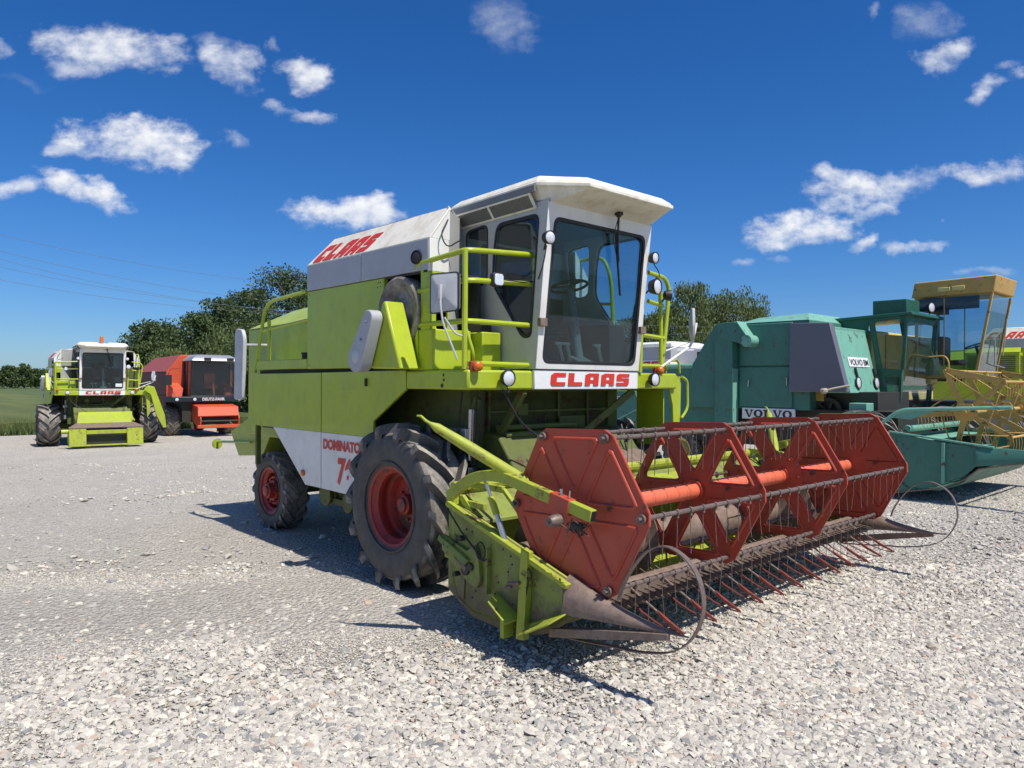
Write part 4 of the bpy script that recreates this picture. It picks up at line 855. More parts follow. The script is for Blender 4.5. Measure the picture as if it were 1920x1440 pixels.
    t = fonttext('VOLVO BM', slope(-.70, 2.30) + Vector((.010, 0, 0)), (0, 1, 0), (-.2436, 0, 1), .115, .004, 0, .82 / max(.01, t.w)); t.build('lettering', M['letter_black'], sg, smooth=0)
    mb = MB(); mb.box(.04, .055, -.95, .39, 2.145, 2.155); B(mb, 'housing_seam', M['under'], eh, 0)
    for y in (-.55, .28):
        mb = MB(); mb.bar(slope(y, 2.25) + Vector((.02, 0, 0)), slope(y, 2.05) + Vector((.02, 0, 0)), .05, .03); mb.build('latch', M['dark'], eh, .004)
        disc_lamp(R, slope(y - .03, 1.97) + Vector((.03, 0, 0)), (1, 0, .1), .11, M['under'], 'headlight', .05)
    mb = MB(); c = g(1545, 733, v=-1.35); mb.ball(c, .07, 10, (1, 1, .9)); mb.tube([c, c + Vector((.15, .1, .05)), c + Vector((.35, .25, .1))], .02, 8); B(mb, 'side_lamp', 'strap', bv=0)
    # lower machinery
    mb = MB(); mb.lathe([(-.05, .20), (-.05, .27), (.05, .27), (.05, .2)], (-.38, -.66, 1.42), n=30, cap=False)
    for k in range(5): a = 2 * PI * k / 5; mb.bar((-.38, -.66, 1.42), (-.38 + .22 * math.cos(a), -.66, 1.42 + .22 * math.sin(a)), .03, .05)
    B(mb, 'belt_pulley', M['under'], bv=0)
    mb = MB(); mb.box(-.62, -.45, -.72, -.6, 1.62, 1.80); B(mb, 'filter_can', 'ochre')
    mb = MB(); mb.box(.1, .42, -.9, -.05, 1.2, 1.60); B(mb, 'battery_box', 'teal_sunlit', bv=.012)
    mb = MB(); mb.box(-1.98, -.86, -1.03, -1.0, 1.24, 1.46); s2 = B(mb, 'maker_sign', 'white_glossy', bv=.012)
    letters('VOlVO', lambda s, t: Vector((-1.92 + s, -1.032, 1.275 + t)), 1.0, .15, .04).build('lettering', M['letter_black'], s2, smooth=0)
    # cab
    ca, cb = .42, 2.1
    xr = lambda z: .20 - (z - 1.45) * .17
    mb = MB()
    quad = lambda pts, v: round2([(p.x, p.z) for p in [g(x, y, v=v) for x, y in pts]], .07)
    up = quad(((1638, 603), (1702, 597), (1695, 694), (1653, 691)), ca); dn = quad(((1657, 706), (1691, 703), (1688, 758), (1666, 757)), ca)
    out = [(xr(1.2), 1.2), (.46, 1.2), (.62, 3.24), (-.10, 3.24)]
    for y, s in ((ca, 1), (cb, -1)): mb.holed([(u, y, z) for u, z in out], [[(u, y, z) for u, z in up], [(u, y, z) for u, z in dn]], (0, .05 * s, 0))
    xf = lambda z: .46 + (z - 1.2) * .0784
    f1 = round2([(ca + .10, 1.92), (cb - .10, 1.92), (cb - .10, 3.14), (ca + .10, 3.14)], .07); f2 = round2([(ca + .12, 1.28), (cb - .12, 1.28), (cb - .12, 1.84), (ca + .12, 1.84)], .06)
    mb.holed([(xf(1.2), ca + .05, 1.2), (xf(1.2), cb - .05, 1.2), (xf(3.24), cb - .05, 3.24), (xf(3.24), ca + .05, 3.24)], [[(xf(z), y, z) for y, z in f1], [(xf(z), y, z) for y, z in f2]], (-.05, 0, 0))
    mb.box(-1.3, -.1, ca + .01, ca + .05, 2.85, 3.24); mb.box(-.1, -.05, ca + .05, cb - .05, 1.3, 2.1)
    C = B(mb, 'cab', 'teal_dark', bv=.008)
    mb = MB(); mb.prism([(xf(z) - .02, y, z) for y, z in f1], (-.004, 0, 0)); mb.build('windscreen', M['glass_clear'], C, smooth=0); mb = MB(); mb.prism([(xf(z) - .02, y, z) for y, z in f2], (-.004, 0, 0)); mb.build('windscreen', M['glass_clear'], C, smooth=0)
    for y in (ca + .02, cb - .02):
        for w_ in (up, dn): mb = MB(); mb.prism([(u, y, z) for u, z in w_], (0, .004, 0)); mb.build('side_window', M['glass_clear'], C, smooth=0)
    mb = MB(); mb.prism([(-1.2, ca - .05, 3.25), (.72, ca - .05, 3.32), (.74, ca - .05, 3.26), (-1.2, ca - .05, 3.19)], (0, cb - ca + .1, 0)); B(mb, 'cab_roof', 'teal_dark', bv=.012)
    mb = MB(); mb.box(-.05, .58, ca + .10, cb - .9, 3.30, 3.58); B(mb, 'roof_box', 'teal_dark', bv=.015)
    disc_lamp(R, (.68, 1.55, 3.48), (1, -.3, 0), .10, M['dark'], 'work_lamp', .1, stalk=(.65, 1.55, 3.3))
    mb = MB(); mb.tube([(.35, 1.2, 1.3), (.25, 1.2, 2.0)], .04, 8); mb.box(-.0, .2, 1.0, 1.4, 1.5, 1.62); B(mb, 'driver_seat', 'seat', C)
    # wheels, header
    w1 = add_wheel(R, 'front_wheel', (.35, -.95, .74), .74, .46, .36, 16, rimmat=M['straw_yellow'])
    add_wheel(R, 'front_wheel', (.35, 1.15, .74), .74, .46, .36, 16, True, proto=w1)
    w2 = add_wheel(R, 'rear_wheel', (-3.6, -.7, .48), .48, .3, .26, 14, rimmat=M['straw_yellow'], lh=.03, deep=False); add_wheel(R, 'rear_wheel', (-3.6, .9, .48), .48, .3, .26, 14, True, proto=w2)
    yh = -1.3; yl = 2.2
    mb = MB(); sec = [(1.05, 1.05), (1.05, .35), (1.25, .2), (1.75, .22), (2.05, .36), (2.25, .58)]; mb.loft([[(u, y, z) for u, z in sec + [(u + .03, z + .03) for u, z in sec[::-1]]] for y in (yh, yl)]); H = B(mb, 'header', 'teal')
    for y, s in ((yh, -1), (yl, 1)):
        mb = MB(); mb.prism([(u, y, z) for u, z in ((.95, 1.13), (1.8, 1.005), (2.5, .955), (2.28, .68), (2.08, .47), (1.83, .37), (1.76, .30), (1.1, .12), (.95, .3))], (0, -s * .025, 0)); e = B(mb, 'end_panel', 'teal', H)
        mb = MB(); mb.bar((.95, y, 1.14), (2.5, y, .97), .06, .03); mb.box(1.77, 1.82, min(y, y + s * .04), max(y, y + s * .04), .34, 1.0); B(mb, 'panel_rail', 'teal_sunlit', e, .004)
        L = []
        for t in [k / 6 for k in range(7)]:
            u = 2.26 + 1.5 * t; zt = .965 - .03 * t; zb = .66 + .22 * t; w = .26 * (1 - t) + .02; yc = y - s * .06
            L.append([(u, yc + s * w * .4, zb), (u, yc + s * w * .45, (zt + zb) / 2), (u, yc + s * w * .25, zt), (u, yc - s * w * .25, zt), (u, yc - s * w * .45, (zt + zb) / 2), (u, yc - s * w * .4, zb)])
        mb = MB(); mb.loft(L); B(mb, 'divider_nose', 'teal', H, 0, smooth=50)
        mb = MB(); mb.ribbon([(1.0, y, .10), (1.75, y, .26), (2.1, y, .43), (2.3, y, .62), (2.7, y, .72), (3.5, y, .86)], .05, .02, (0, 1, 0)); B(mb, 'skid_strip', 'brown_steel', H, 0)
        mb = MB(); mb.tube(fillet([(.78, y + s * .06, 1.22), (1.15, y + s * .06, 1.52), (2.75, y + s * .06, 1.60)], .15), .032, 10); mb.prism([(1.0, y + s * .05, 1.38), (1.17, y + s * .05, 1.50), (1.7, y + s * .05, 1.52), (1.3, y + s * .05, 1.36)], (0, .02, 0)); B(mb, 'reel_arm', 'teal_sunlit', H, 0)
    mb = MB(); mb.tube([(1.55, yh + .05, .62), (1.55, yl - .05, .62)], .17, 18); B(mb, 'auger', 'teal_sunlit', H, 0)
    mb = MB(); mb.tube([(1.2, yh + .1, 1.2), (1.2, yl - .1, 1.2)], .06, 12); mb.box(1.08, 1.5, yh + .05, yl - .05, 1.0, 1.03); B(mb, 'back_beam', 'teal_sunlit', H)
    # yellow reel
    c = Vector((2.05, 0, 1.50)); rr = .74; vert = [c + Vector((math.cos(rad(42 + 72 * k)) * rr, 0, math.sin(rad(42 + 72 * k)) * rr)) for k in range(5)]
    mb = MB(); mb.tube([(c.x, yh + .1, c.z), (c.x, yl - .1, c.z)], .035, 12); RL = B(mb, 'reel', 'ochre', bv=0)
    for y in (-1.12, -.05, 1.02, 2.05):
        mb = MB(); dy = Vector((0, y, 0))
        for k in range(5):
            mb.bar(c + dy, vert[k] + dy, .025, .085, up=(0, 1, 0)) if False else mb.prism(armq(c + dy, vert[k] + dy, .045), (0, .02, 0))
            p, q = vert[k] + dy, vert[(k + 1) % 5] + dy
            mb.tube([c.lerp(vert[k], .5) + dy, c.lerp(vert[(k + 1) % 5], .95) + dy], .012, 5)
        hex_ = [c + dy + Vector((math.cos(rad(60 * k)) * .2, -.03, math.sin(rad(60 * k)) * .16)) for k in range(6)]; mb.prism(hex_, (0, .03, 0))
        if y in (-1.12, 2.05): mb.prism(armq(vert[1] + dy, vert[0] + dy, .05), (0, .03, 0)); mb.cyl(c + dy + Vector((.02, -.05, .02)), c + dy + Vector((.02, -.02, .02)), .05, n=12)
        mb.build('reel_spider', M['ochre'], RL, .003)
    for k in range(5):
        mb = MB(); mb.tube([(vert[k].x, -1.15, vert[k].z), (vert[k].x, 2.1, vert[k].z)], .02, 8); y = -1.05; rnd = random.Random(k)
        while y < 2.05: mb.tube([(vert[k].x, y, vert[k].z), (vert[k].x + .015, y, vert[k].z - .12), (vert[k].x + rnd.uniform(-.01, .02), y, vert[k].z - .24)], .004, 4); y += .16
        mb.build('tine_bar', M['ochre'], RL)
def armq(a, b, w):
    d = (b - a).normalized(); n = Vector((-d.z, 0, d.x)) * w
    return [a + n, b + n * .85, b - n * .85, a - n]

# ------------------------------------------------------------------ ochre combine behind the teal one
def ochre_combine():
    FY = FM.sub(.5, 12.6); R = thing('combine_harvester', FY, 'ochre yellow combine with tall glass cab behind the teal combine', 'combine harvester', 'combine harvesters parked on the yard')
    B = lambda mb, n, m, p=R, bv=.008, **k: mb.build(n, M[m] if isinstance(m, str) else m, p, bv, **k)
    a, b = -1.4, -.12
    mb = MB(); mb.box(-3.9, -.85, -2.0, 1.6, 1.45, 3.06); B(mb, 'body', 'straw_yellow', bv=.03)
    mb = MB(); mb.prism([(-.84, -1.35, 3.0), (.0, -1.35, 2.9), (.12, -1.35, 2.3), (.05, -1.35, 1.95), (-.84, -1.35, 1.9)], (0, .35, 0)); B(mb, 'front_shroud', 'straw_yellow', bv=.02)
    mb = MB(); mb.box(-.852, -.835, -1.98, 1.58, 1.80, 2.14); st = B(mb, 'side_band', 'maroon', bv=.004); t = fonttext('ND', (-.832, -1.75, 1.86), (0, 1, 0), (0, 0, 1), .2, .01, 0, 1.6); t.build('lettering', M['ochre'], st, smooth=0)
    mb = MB(); mb.box(-3.8, .9, -1.3, 1.4, .75, 1.6); B(mb, 'chassis', M['under'])
    x0, x1 = -.2, .95
    xs = lambda z: .87 + (z - 2.1) * .165
    mb = MB()
    for y in (a, b):
        mb.bar((-.2, y, 2.05), (-.22, y, 3.75), .04, .06); mb.bar((.86, y, 2.1), (xs(3.72), y, 3.72), .04, .05); mb.bar((-.2, y, 2.1), (.86, y, 2.1), .04, .08); mb.bar((.3, y, 2.1), (.3, y, 3.7), .03, .02)
    mb.bar((.86, a, 2.1), (.86, b, 2.1), .05, .06); C = B(mb, 'cab_frame', 'ochre')
    for y in (a, b): mb = MB(); mb.prism([(-.18, y + .004, 2.12), (.85, y + .004, 2.12), (xs(3.7) - .02, y + .004, 3.7), (-.19, y + .004, 3.7)], (0, .004, 0)); mb.build('side_window', M['glass_side'], C, smooth=0)
    mb = MB(); mb.prism([(xs(2.14), a + .03, 2.14), (xs(2.14), b - .03, 2.14), (xs(3.7), b - .03, 3.7), (xs(3.7), a + .03, 3.7)], (-.004, 0, 0)); mb.build('windscreen', M['glass_side'], C, smooth=0)
    mb = MB(); mb.box(-.26, -.22, a + .02, b - .02, 2.05, 2.5); mb.box(-.2, .85, a + .05, b - .05, 2.05, 2.09); mb.box(-.2, .02, a + .05, b - .05, 3.45, 3.68); mb.box(-.2, .9, a + .04, a + .09, 3.45, 3.7); B(mb, 'cab_lining', M['interior'], C)
    mb = MB(); mb.prism([(-.30, a - .06, 3.72), (-.24, a - .06, 4.03), (1.24, a - .06, 4.06), (1.17, a - .06, 3.74)], (0, b - a + .12, 0)); rf = B(mb, 'cab_roof', 'ochre', bv=.02)
    mb = MB(); mb.box(.2, .42, a - .075, a - .06, 3.81, 3.89); mb.box(.46, .68, a - .075, a - .06, 3.82, 3.90); B(mb, 'roof_lamp', 'straw_yellow', rf)
    mb = MB(); mb.box(.0, .42, -.8, -.3, 2.35, 2.45); mb.box(-.02, .1, -.8, -.3, 2.45, 2.95); B(mb, 'driver_seat', 'maroon', C, .04)
    mb = MB(); cs = Vector((.62, -.5, 2.75)); mb.tube([cs + Vector((math.cos(t) * .2, math.sin(t) * .2, math.cos(t) * .06)) for t in [2 * PI * k / 20 for k in range(20)]], .014, 6, ring=True); mb.tube([cs, (.78, -.5, 2.1)], .03, 8); B(mb, 'steering_wheel', M['dark'], C, 0)
    mb = MB(); mb.tube(fillet([(.05, a - .1, 2.5), (.35, a - .1, 2.52), (.42, a - .1, 2.4), (.42, a - .1, 1.95)], .08), .018, 8); B(mb, 'grab_rail', 'ochre', bv=0)
    mb = MB(); mb.tube([(xs(3.3) + .05, -.3, 3.3), (xs(2.5) + .06, -.1, 2.55)], .012, 6); mb.tube([(xs(2.7) + .06, -.8, 2.85), (xs(2.3) + .08, -.6, 2.35), (xs(2.3) + .08, .1, 2.3)], .012, 6); B(mb, 'wiper', M['bright'], bv=0)
    w1 = add_wheel(R, 'front_wheel', (.3, -1.35, .76), .76, .46, .37, 16, rimmat=M['straw_yellow']); add_wheel(R, 'front_wheel', (.3, 1.4, .76), .76, .46, .37, 16, True, proto=w1)
    w2 = add_wheel(R, 'rear_wheel', (-3.2, -1.1, .5), .5, .3, .27, 14, rimmat=M['straw_yellow'], lh=.03, deep=False); add_wheel(R, 'rear_wheel', (-3.2, 1.1, .5), .5, .3, .27, 14, True, proto=w2)

# ------------------------------------------------------------------ red combine far left
def red_combine():
    yaw = YAW - rad(3); FR = Frame(-14.48, 34.27, yaw, -.61)
    R = thing('combine_harvester', FR, 'orange red combine with silver roof beside the distant lime combine', 'combine harvester', 'combine harvesters parked on the yard')
    B = lambda mb, n, m, p=R, bv=.012, **k: mb.build(n, M[m] if isinstance(m, str) else m, p, bv, **k)
    mb = MB(); mb.box(-5.0, .15, -1.45, 1.45, 1.9, 2.95); mb.box(-5.2, -.5, -1.3, 1.3, .9, 1.9); B(mb, 'body', 'deutz_shaded', bv=.03)
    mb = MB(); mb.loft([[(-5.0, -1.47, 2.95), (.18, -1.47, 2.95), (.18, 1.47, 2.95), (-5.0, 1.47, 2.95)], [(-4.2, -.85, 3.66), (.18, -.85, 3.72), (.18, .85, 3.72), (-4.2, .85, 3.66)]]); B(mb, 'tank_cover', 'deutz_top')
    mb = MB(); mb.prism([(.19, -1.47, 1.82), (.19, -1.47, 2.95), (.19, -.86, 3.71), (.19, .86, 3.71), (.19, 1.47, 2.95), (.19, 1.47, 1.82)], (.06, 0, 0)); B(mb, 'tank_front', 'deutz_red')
    for s in (-1, 1): mb = MB(); mb.prism([(.25, s * 1.42, 1.84), (.80, s * 1.38, 1.84), (.70, s * 1.3, 2.2), (.25, s * 1.4, 2.45)], (0, -s * .42, 0)); B(mb, 'step_box', 'deutz_red', bv=.004)
    mb = MB(); mb.box(.05, 1.25, -1.5, 1.5, 1.60, 1.84); dk = B(mb, 'deck', 'navy', bv=.03)
    a, b = -.72, 1.30
    t = fonttext('DEUTZ-FAHR', (1.262, -.22, 1.66), (0, 1, 0), (0, 0, 1), .13, .03, 0, .95); t.build('lettering', M['letter_white'], dk, smooth=0)
    xs = lambda z: 1.18 + (z - 1.84) * .14
    mb = MB()
    for y in (a, b): mb.bar((1.18, y, 1.84), (xs(3.4), y, 3.4), .05, .07); mb.bar((.3, y, 1.84), (.3, y, 3.42), .05, .07); mb.bar((.75, y, 1.9), (.75, y, 3.4), .04, .04)
    mb.bar((1.2, a, 1.86), (1.2, b, 1.86), .05, .06); C = B(mb, 'cab_frame', 'navy')
    for y in (a, b): mb = MB(); mb.prism([(.32, y, 1.9), (1.18, y, 1.9), (xs(3.4) - .02, y, 3.4), (.32, y, 3.4)], (0, .004, 0)); mb.build('side_window', M['glass_side'], C, smooth=0)
    mb = MB(); mb.prism([(xs(1.9), a + .03, 1.9), (xs(1.9), b - .03, 1.9), (xs(3.38), b - .03, 3.38), (xs(3.38), a + .03, 3.38)], (-.004, 0, 0)); mb.build('windscreen', M['glass_side'], C, smooth=0)
    mb = MB(); mb.box(.27, .29, a, b, 1.85, 3.4); mb.box(.3, 1.15, a + .02, b - .02, 1.84, 1.87); B(mb, 'cab_lining', M['interior'], C)
    mb = MB(); mb.tube([(1.05, .35, 1.87), (.9, .35, 2.55)], .05, 8); mb.box(.35, .8, .1, .6, 2.2, 2.35); mb.box(.33, .42, .1, .6, 2.35, 2.9); B(mb, 'driver_seat', 'deutz_red', C)
    mb = MB(); mb.loft([[(.2, a - .08, 3.42), (1.6, a - .05, 3.44), (1.6, b + .05, 3.44), (.2, b + .08, 3.42)], [(.2, a - .06, 3.5), (1.55, a, 3.52), (1.55, b, 3.52), (.2, b + .06, 3.5)], [(.25, a + .25, 3.72), (1.2, a + .3, 3.72), (1.2, b - .3, 3.72), (.25, b - .25, 3.72)]]); rf = B(mb, 'cab_roof', 'silver')
    for y in (-.1, .9): mb = MB(); mb.box(1.56, 1.62, y - .15, y + .15, 3.47, 3.58); mb.build('roof_lamp', M['dark'], rf, .01)
    for y in (-1.3, -.55, 1.42): disc_lamp(R, (1.28, y, 1.72), (1, 0, 0), .08, M['dark'], 'headlight')
    for s in (-1, 1): mb = MB(); fy = s * 1.55 - .05; mb.box(.98, 1.02, fy - .16, fy + .16, 2.35, 2.8); mb.tube([(1.0, fy, 2.8), (1.0, fy - s * .1, 3.05), (1.0, fy - s * .5, 3.1)], .012, 6); mb.tube([(1.0, fy - s * .02, 2.35), (.95, fy - s * .3, 1.9)], .012, 6); mb.build('mirror', M['dark'], R, .02)
    mb = MB(); mb.prism([(.9, -.6, 1.5), (2.0, -.6, 1.35), (2.25, -.6, .9), (2.2, -.6, .55), (1.5, -.6, .6), (.6, -.6, 1.0)], (0, .05, 0)); mb.prism([(.9, 1.05, 1.5), (2.0, 1.05, 1.35), (2.25, 1.05, .9), (2.2, 1.05, .55), (1.5, 1.05, .6), (.6, 1.05, 1.0)], (0, .05, 0)); mb.prism([(.9, -.6, 1.52), (1.9, -.6, 1.4), (2.25, -.7, 1.02), (2.22, -.7, .98), (1.88, -.6, 1.34), (.9, -.6, 1.46)], (0, 1.75, 0)); mb.box(2.1, 2.3, -.72, 1.16, .48, .62); FH = B(mb, 'feeder_house', 'deutz_red')
    mb = MB(); mb.box(1.2, 1.25, -.5, 1.0, .6, 1.3); mb.tube([(2.15, -.55, .78), (2.15, 1.05, .78)], .035, 8); mb.build('feeder_mouth', M['under'], FH)
    mb = MB(); mb.box(-4.6, 1.0, -1.0, 1.0, .7, 1.7); B(mb, 'chassis', M['under'])
    w1 = add_wheel(R, 'front_wheel', (0, -1.25, .72), .72, .60, .40, 18, lh=.04); add_wheel(R, 'front_wheel', (0, 1.25, .72), .72, .60, .40, 18, True, proto=w1)
    w2 = add_wheel(R, 'rear_wheel', (-3.6, -1.1, .5), .5, .32, .27, 14, lh=.03, deep=False); add_wheel(R, 'rear_wheel', (-3.6, 1.1, .5), .5, .32, .27, 14, True, proto=w2)

# ------------------------------------------------------------------ two machines far behind the teal one, tops in view
def plain_combine(fr, label, body, top, band, text, wc):
    R = thing('combine_harvester', fr, label, 'combine harvester', 'combine harvesters parked on the yard')
    B = lambda mb, n, m, p=R, bv=.012, **k: mb.build(n, M[m] if isinstance(m, str) else m, p, bv, **k)
    mb = MB(); mb.box(-2.6, 1.0, -1.3, 1.3, 1.0, 2.55); mb.prism([(-4.6, -1.15, 1.4), (-4.4, -1.15, 2.3), (-2.6, -1.15, 2.5), (-2.6, -1.15, 1.1)], (0, 2.3, 0)); B(mb, 'body', body, bv=.03)
    mb = MB(); mb.box(-2.6, .9, -1.33, 1.33, 2.45, 2.83); tb = B(mb, 'name_band', top)
    if text: letters(text, lambda s, t: Vector((-1.6 + s, -1.333, 2.52 + t)), 1.9, .26, .16, .3).build('lettering', M['red_letter'], tb, smooth=0)
    mb = MB(); mb.box(-2.6, .9, -1.3, 1.3, 2.83, 3.32); B(mb, 'tank_band', band)
    mb = MB(); mb.loft([[(-2.62, -1.32, 3.32), (.92, -1.32, 3.32), (.92, 1.32, 3.32), (-2.62, 1.32, 3.32)], [(-2.62, -1.30, 3.46), (.92, -1.3, 3.46), (.92, 1.3, 3.46), (-2.62, 1.3, 3.46)], [(-2.4, -.9, 3.55), (.7, -.9, 3.55), (.7, .9, 3.55), (-2.4, .9, 3.55)]]); B(mb, 'tank_cover', top)
    w1 = add_wheel(R, 'front_wheel', (.9, -1.3, .75), .75, .46, .37, 14, rimmat=wc); add_wheel(R, 'front_wheel', (.9, 1.3, .75), .75, .46, .37, 14, True, proto=w1)
    w2 = add_wheel(R, 'rear_wheel', (-3.2, -1.0, .5), .5, .3, .27, 12, rimmat=wc, lh=.03, deep=False); add_wheel(R, 'rear_wheel', (-3.2, 1.0, .5), .5, .3, .27, 12, True, proto=w2)
    return R
def back_row():
    p = FM.at(1205, 700, z=1.9)
    d = 29.0; c = CAM_R @ Vector(((1204 - 960) / F_PX, 0, -1)); w = Vector((0, 0, 0)) + c / c.y * d
    f = Frame(w.x, w.y); f = f.sub(.4, 1.35); plain_combine(f, 'white and grey combine with red letters, half hidden behind the big cab', 'lime', 'white', 'grey', 'CLAAS', M['rim_red'])
    d = 27.0; c = CAM_R @ Vector(((1330 - 960) / F_PX, 0, -1)); w = c / c.y * d; f = Frame(w.x, w.y).sub(.2, 1.2)
    R = thing('combine_harvester', f, 'yellow combine with white cab roof, only its top showing behind the teal machine', 'combine harvester', 'combine harvesters parked on the yard')
    B = lambda mb, n, m, p=R, bv=.012, **k: mb.build(n, M[m] if isinstance(m, str) else m, p, bv, **k)
    mb = MB(); mb.prism([(-4.0, -1.2, 1.2), (-3.6, -1.2, 2.25), (1.6, -1.2, 2.72), (1.6, -1.2, 1.2)], (0, 2.4, 0)); B(mb, 'body', 'ochre', bv=.03)
    mb = MB(); mb.prism([(-3.6, -1.21, 2.26), (-3.3, -1.0, 2.36), (1.6, -1.0, 2.86), (1.6, -1.21, 2.72)], (0, 2.2, 0)); B(mb, 'hood_top', 'straw_yellow')
    mb = MB(); mb.box(-2.4, -.9, -.9, .9, 2.5, 3.18); B(mb, 'tank', 'white_glossy')
    mb = MB(); mb.box(-.9, .9, -.95, .95, 2.6, 3.12); B(mb, 'cab', M['rubber_seal'])
    mb = MB(); mb.loft([[(-1.0, -1.0, 3.12), (1.2, -1.0, 3.12), (1.2, 1.0, 3.12), (-1.0, 1.0, 3.12)], [(-1.0, -1.0, 3.22), (1.1, -1.0, 3.24), (1.1, 1.0, 3.24), (-1.0, 1.0, 3.22)], [(-.8, -.7, 3.33), (.8, -.7, 3.33), (.8, .7, 3.33), (-.8, .7, 3.33)]]); B(mb, 'cab_roof', 'white_glossy')
    mb = MB(); mb.box(-3.5, 1.2, -1.0, 1.0, .7, 1.3); B(mb, 'chassis', M['under'])
    w1 = add_wheel(R, 'front_wheel', (.6, -1.15, .72), .72, .45, .37, 14, rimmat=M['straw_yellow']); add_wheel(R, 'front_wheel', (.6, 1.15, .72), .72, .45, .37, 14, True, proto=w1)
    w2 = add_wheel(R, 'rear_wheel', (-3.0, -1.0, .48), .48, .3, .27, 12, rimmat=M['straw_yellow'], lh=.03, deep=False); add_wheel(R, 'rear_wheel', (-3.0, 1.0, .48), .48, .3, .27, 12, True, proto=w2)

# ------------------------------------------------------------------ lime machine far left, lime machine far right
def far_lime():
    yaw = rad(-53.5); L = Vector((-math.sin(yaw), math.cos(yaw))); o = Vector((-15.804, 28.58)) - L * .34
    FG = Frame(o.x, o.y, yaw, -.5); R = thing('combine_harvester', FG, 'small distant lime combine with white cab, orange beacon and no reel', 'combine harvester', 'combine harvesters parked on the yard')
    lime_combine(R, False)
    mb = MB(); mb.prism([(1.0, -.55, 1.25), (1.75, -.62, .95), (2.0, -.8, .62), (1.9, -.8, .55), (1.2, -.55, .7)], (0, 1.55, 0)); mb.loft([[(1.75, -.62, .95), (1.75, 1.05, .95), (1.75, 1.05, .90), (1.75, -.62, .90)], [(2.3, -1.0, .78), (2.3, 1.4, .78), (2.3, 1.4, .73), (2.3, -1.0, .73)]]); f = mb.build('feeder_apron', M['brown_steel'], R, .01)
    mb = MB(); mb.prism([(1.45, -.6, 1.28), (1.9, -.7, .92), (1.92, -.7, .90), (1.47, -.6, 1.24)], (0, 1.75, 0)); mb.build('feeder_cover', M['lime'], R, .005)
    mb = MB()
    for y0, y1 in ((-.98, -.45), (.85, 1.38)): mb.prism([(2.28, y0, .74), (2.36, y0, .15), (2.30, y0, .12), (1.8, y0, .2), (1.8, y0, .6)], (0, y1 - y0, 0))
    mb.box(2.26, 2.32, -.45, .85, .52, .66); mb.box(2.2, 2.4, -1.0, 1.4, .10, .15); a = mb.build('adapter_frame', M['lime_old'], R, .01)
    mb = MB(); mb.box(2.05, 2.15, -.45, .85, .15, .55); mb.build('feeder_mouth', M['under'], a); mb = MB(); mb.cyl((2.1, -1.2, .62), (2.1, -.98, .62), .08, n=14); mb.build('shaft_stub', M['lime'], a)
    mb = MB(); mb.prism([(1.05, 1.6, 2.08), (1.05, 1.75, 2.25), (1.05, 1.98, 2.2), (1.05, 2.36, 1.1), (1.05, 2.42, .62), (1.05, 2.30, .60), (1.05, 2.05, 1.1), (1.05, 1.85, 1.9)], (.06, 0, 0)); mb.build('folded_ladder', M['lime'], R, .015)
    mb = MB(); mb.box(1.245, 1.25, .62, .84, 2.2, 2.32); mb.build('window_sticker', M['letter_white'], R, 0)
def far_right_lime(src):
    f = FM.sub(1.12, 20.95)
    r = src.copy(); COL.objects.link(r); r.matrix_world = f.m; r['label'] = 'lime combine at the right edge behind the ochre cab, red letters on its tank'
    for ch in list(src.children):
        if ch.name.split('.')[0] in ('cab', 'roof', 'front_panel', 'wiper', 'windscreen', 'header', 'reel', 'tow_rod', 'work_lamp', 'mirror', 'lamp_cable'): 
            if ch.name.split('.')[0] in ('header', 'reel'): continue
        c = ch.copy(); COL.objects.link(c); c.parent = r
        for g in ch.children:
            d = g.copy(); COL.objects.link(d); d.parent = c
    mb = MB(); mb.box(-2.3, -.9, -1.62, -1.28, 2.05, 2.86); mb.prism([(-2.32, -1.64, 2.86), (-.88, -1.64, 2.86), (-.95, -1.28, 3.0), (-2.25, -1.28, 3.0)], (0, 0, .02))
    v = mb.build('cooler_box', M['lime'], r, .015)
    mb = MB()
    for k in range(11): mb.box(-2.2, -1.0, -1.635, -1.618, 2.14 + k * .06, 2.17 + k * .06)
    for k in range(11): mb.box(-.905, -.885, -1.55, -1.3, 2.14 + k * .06, 2.17 + k * .06)
    mb.build('cooler_louvre', M['lime_shaded_dirty'], v, 0)
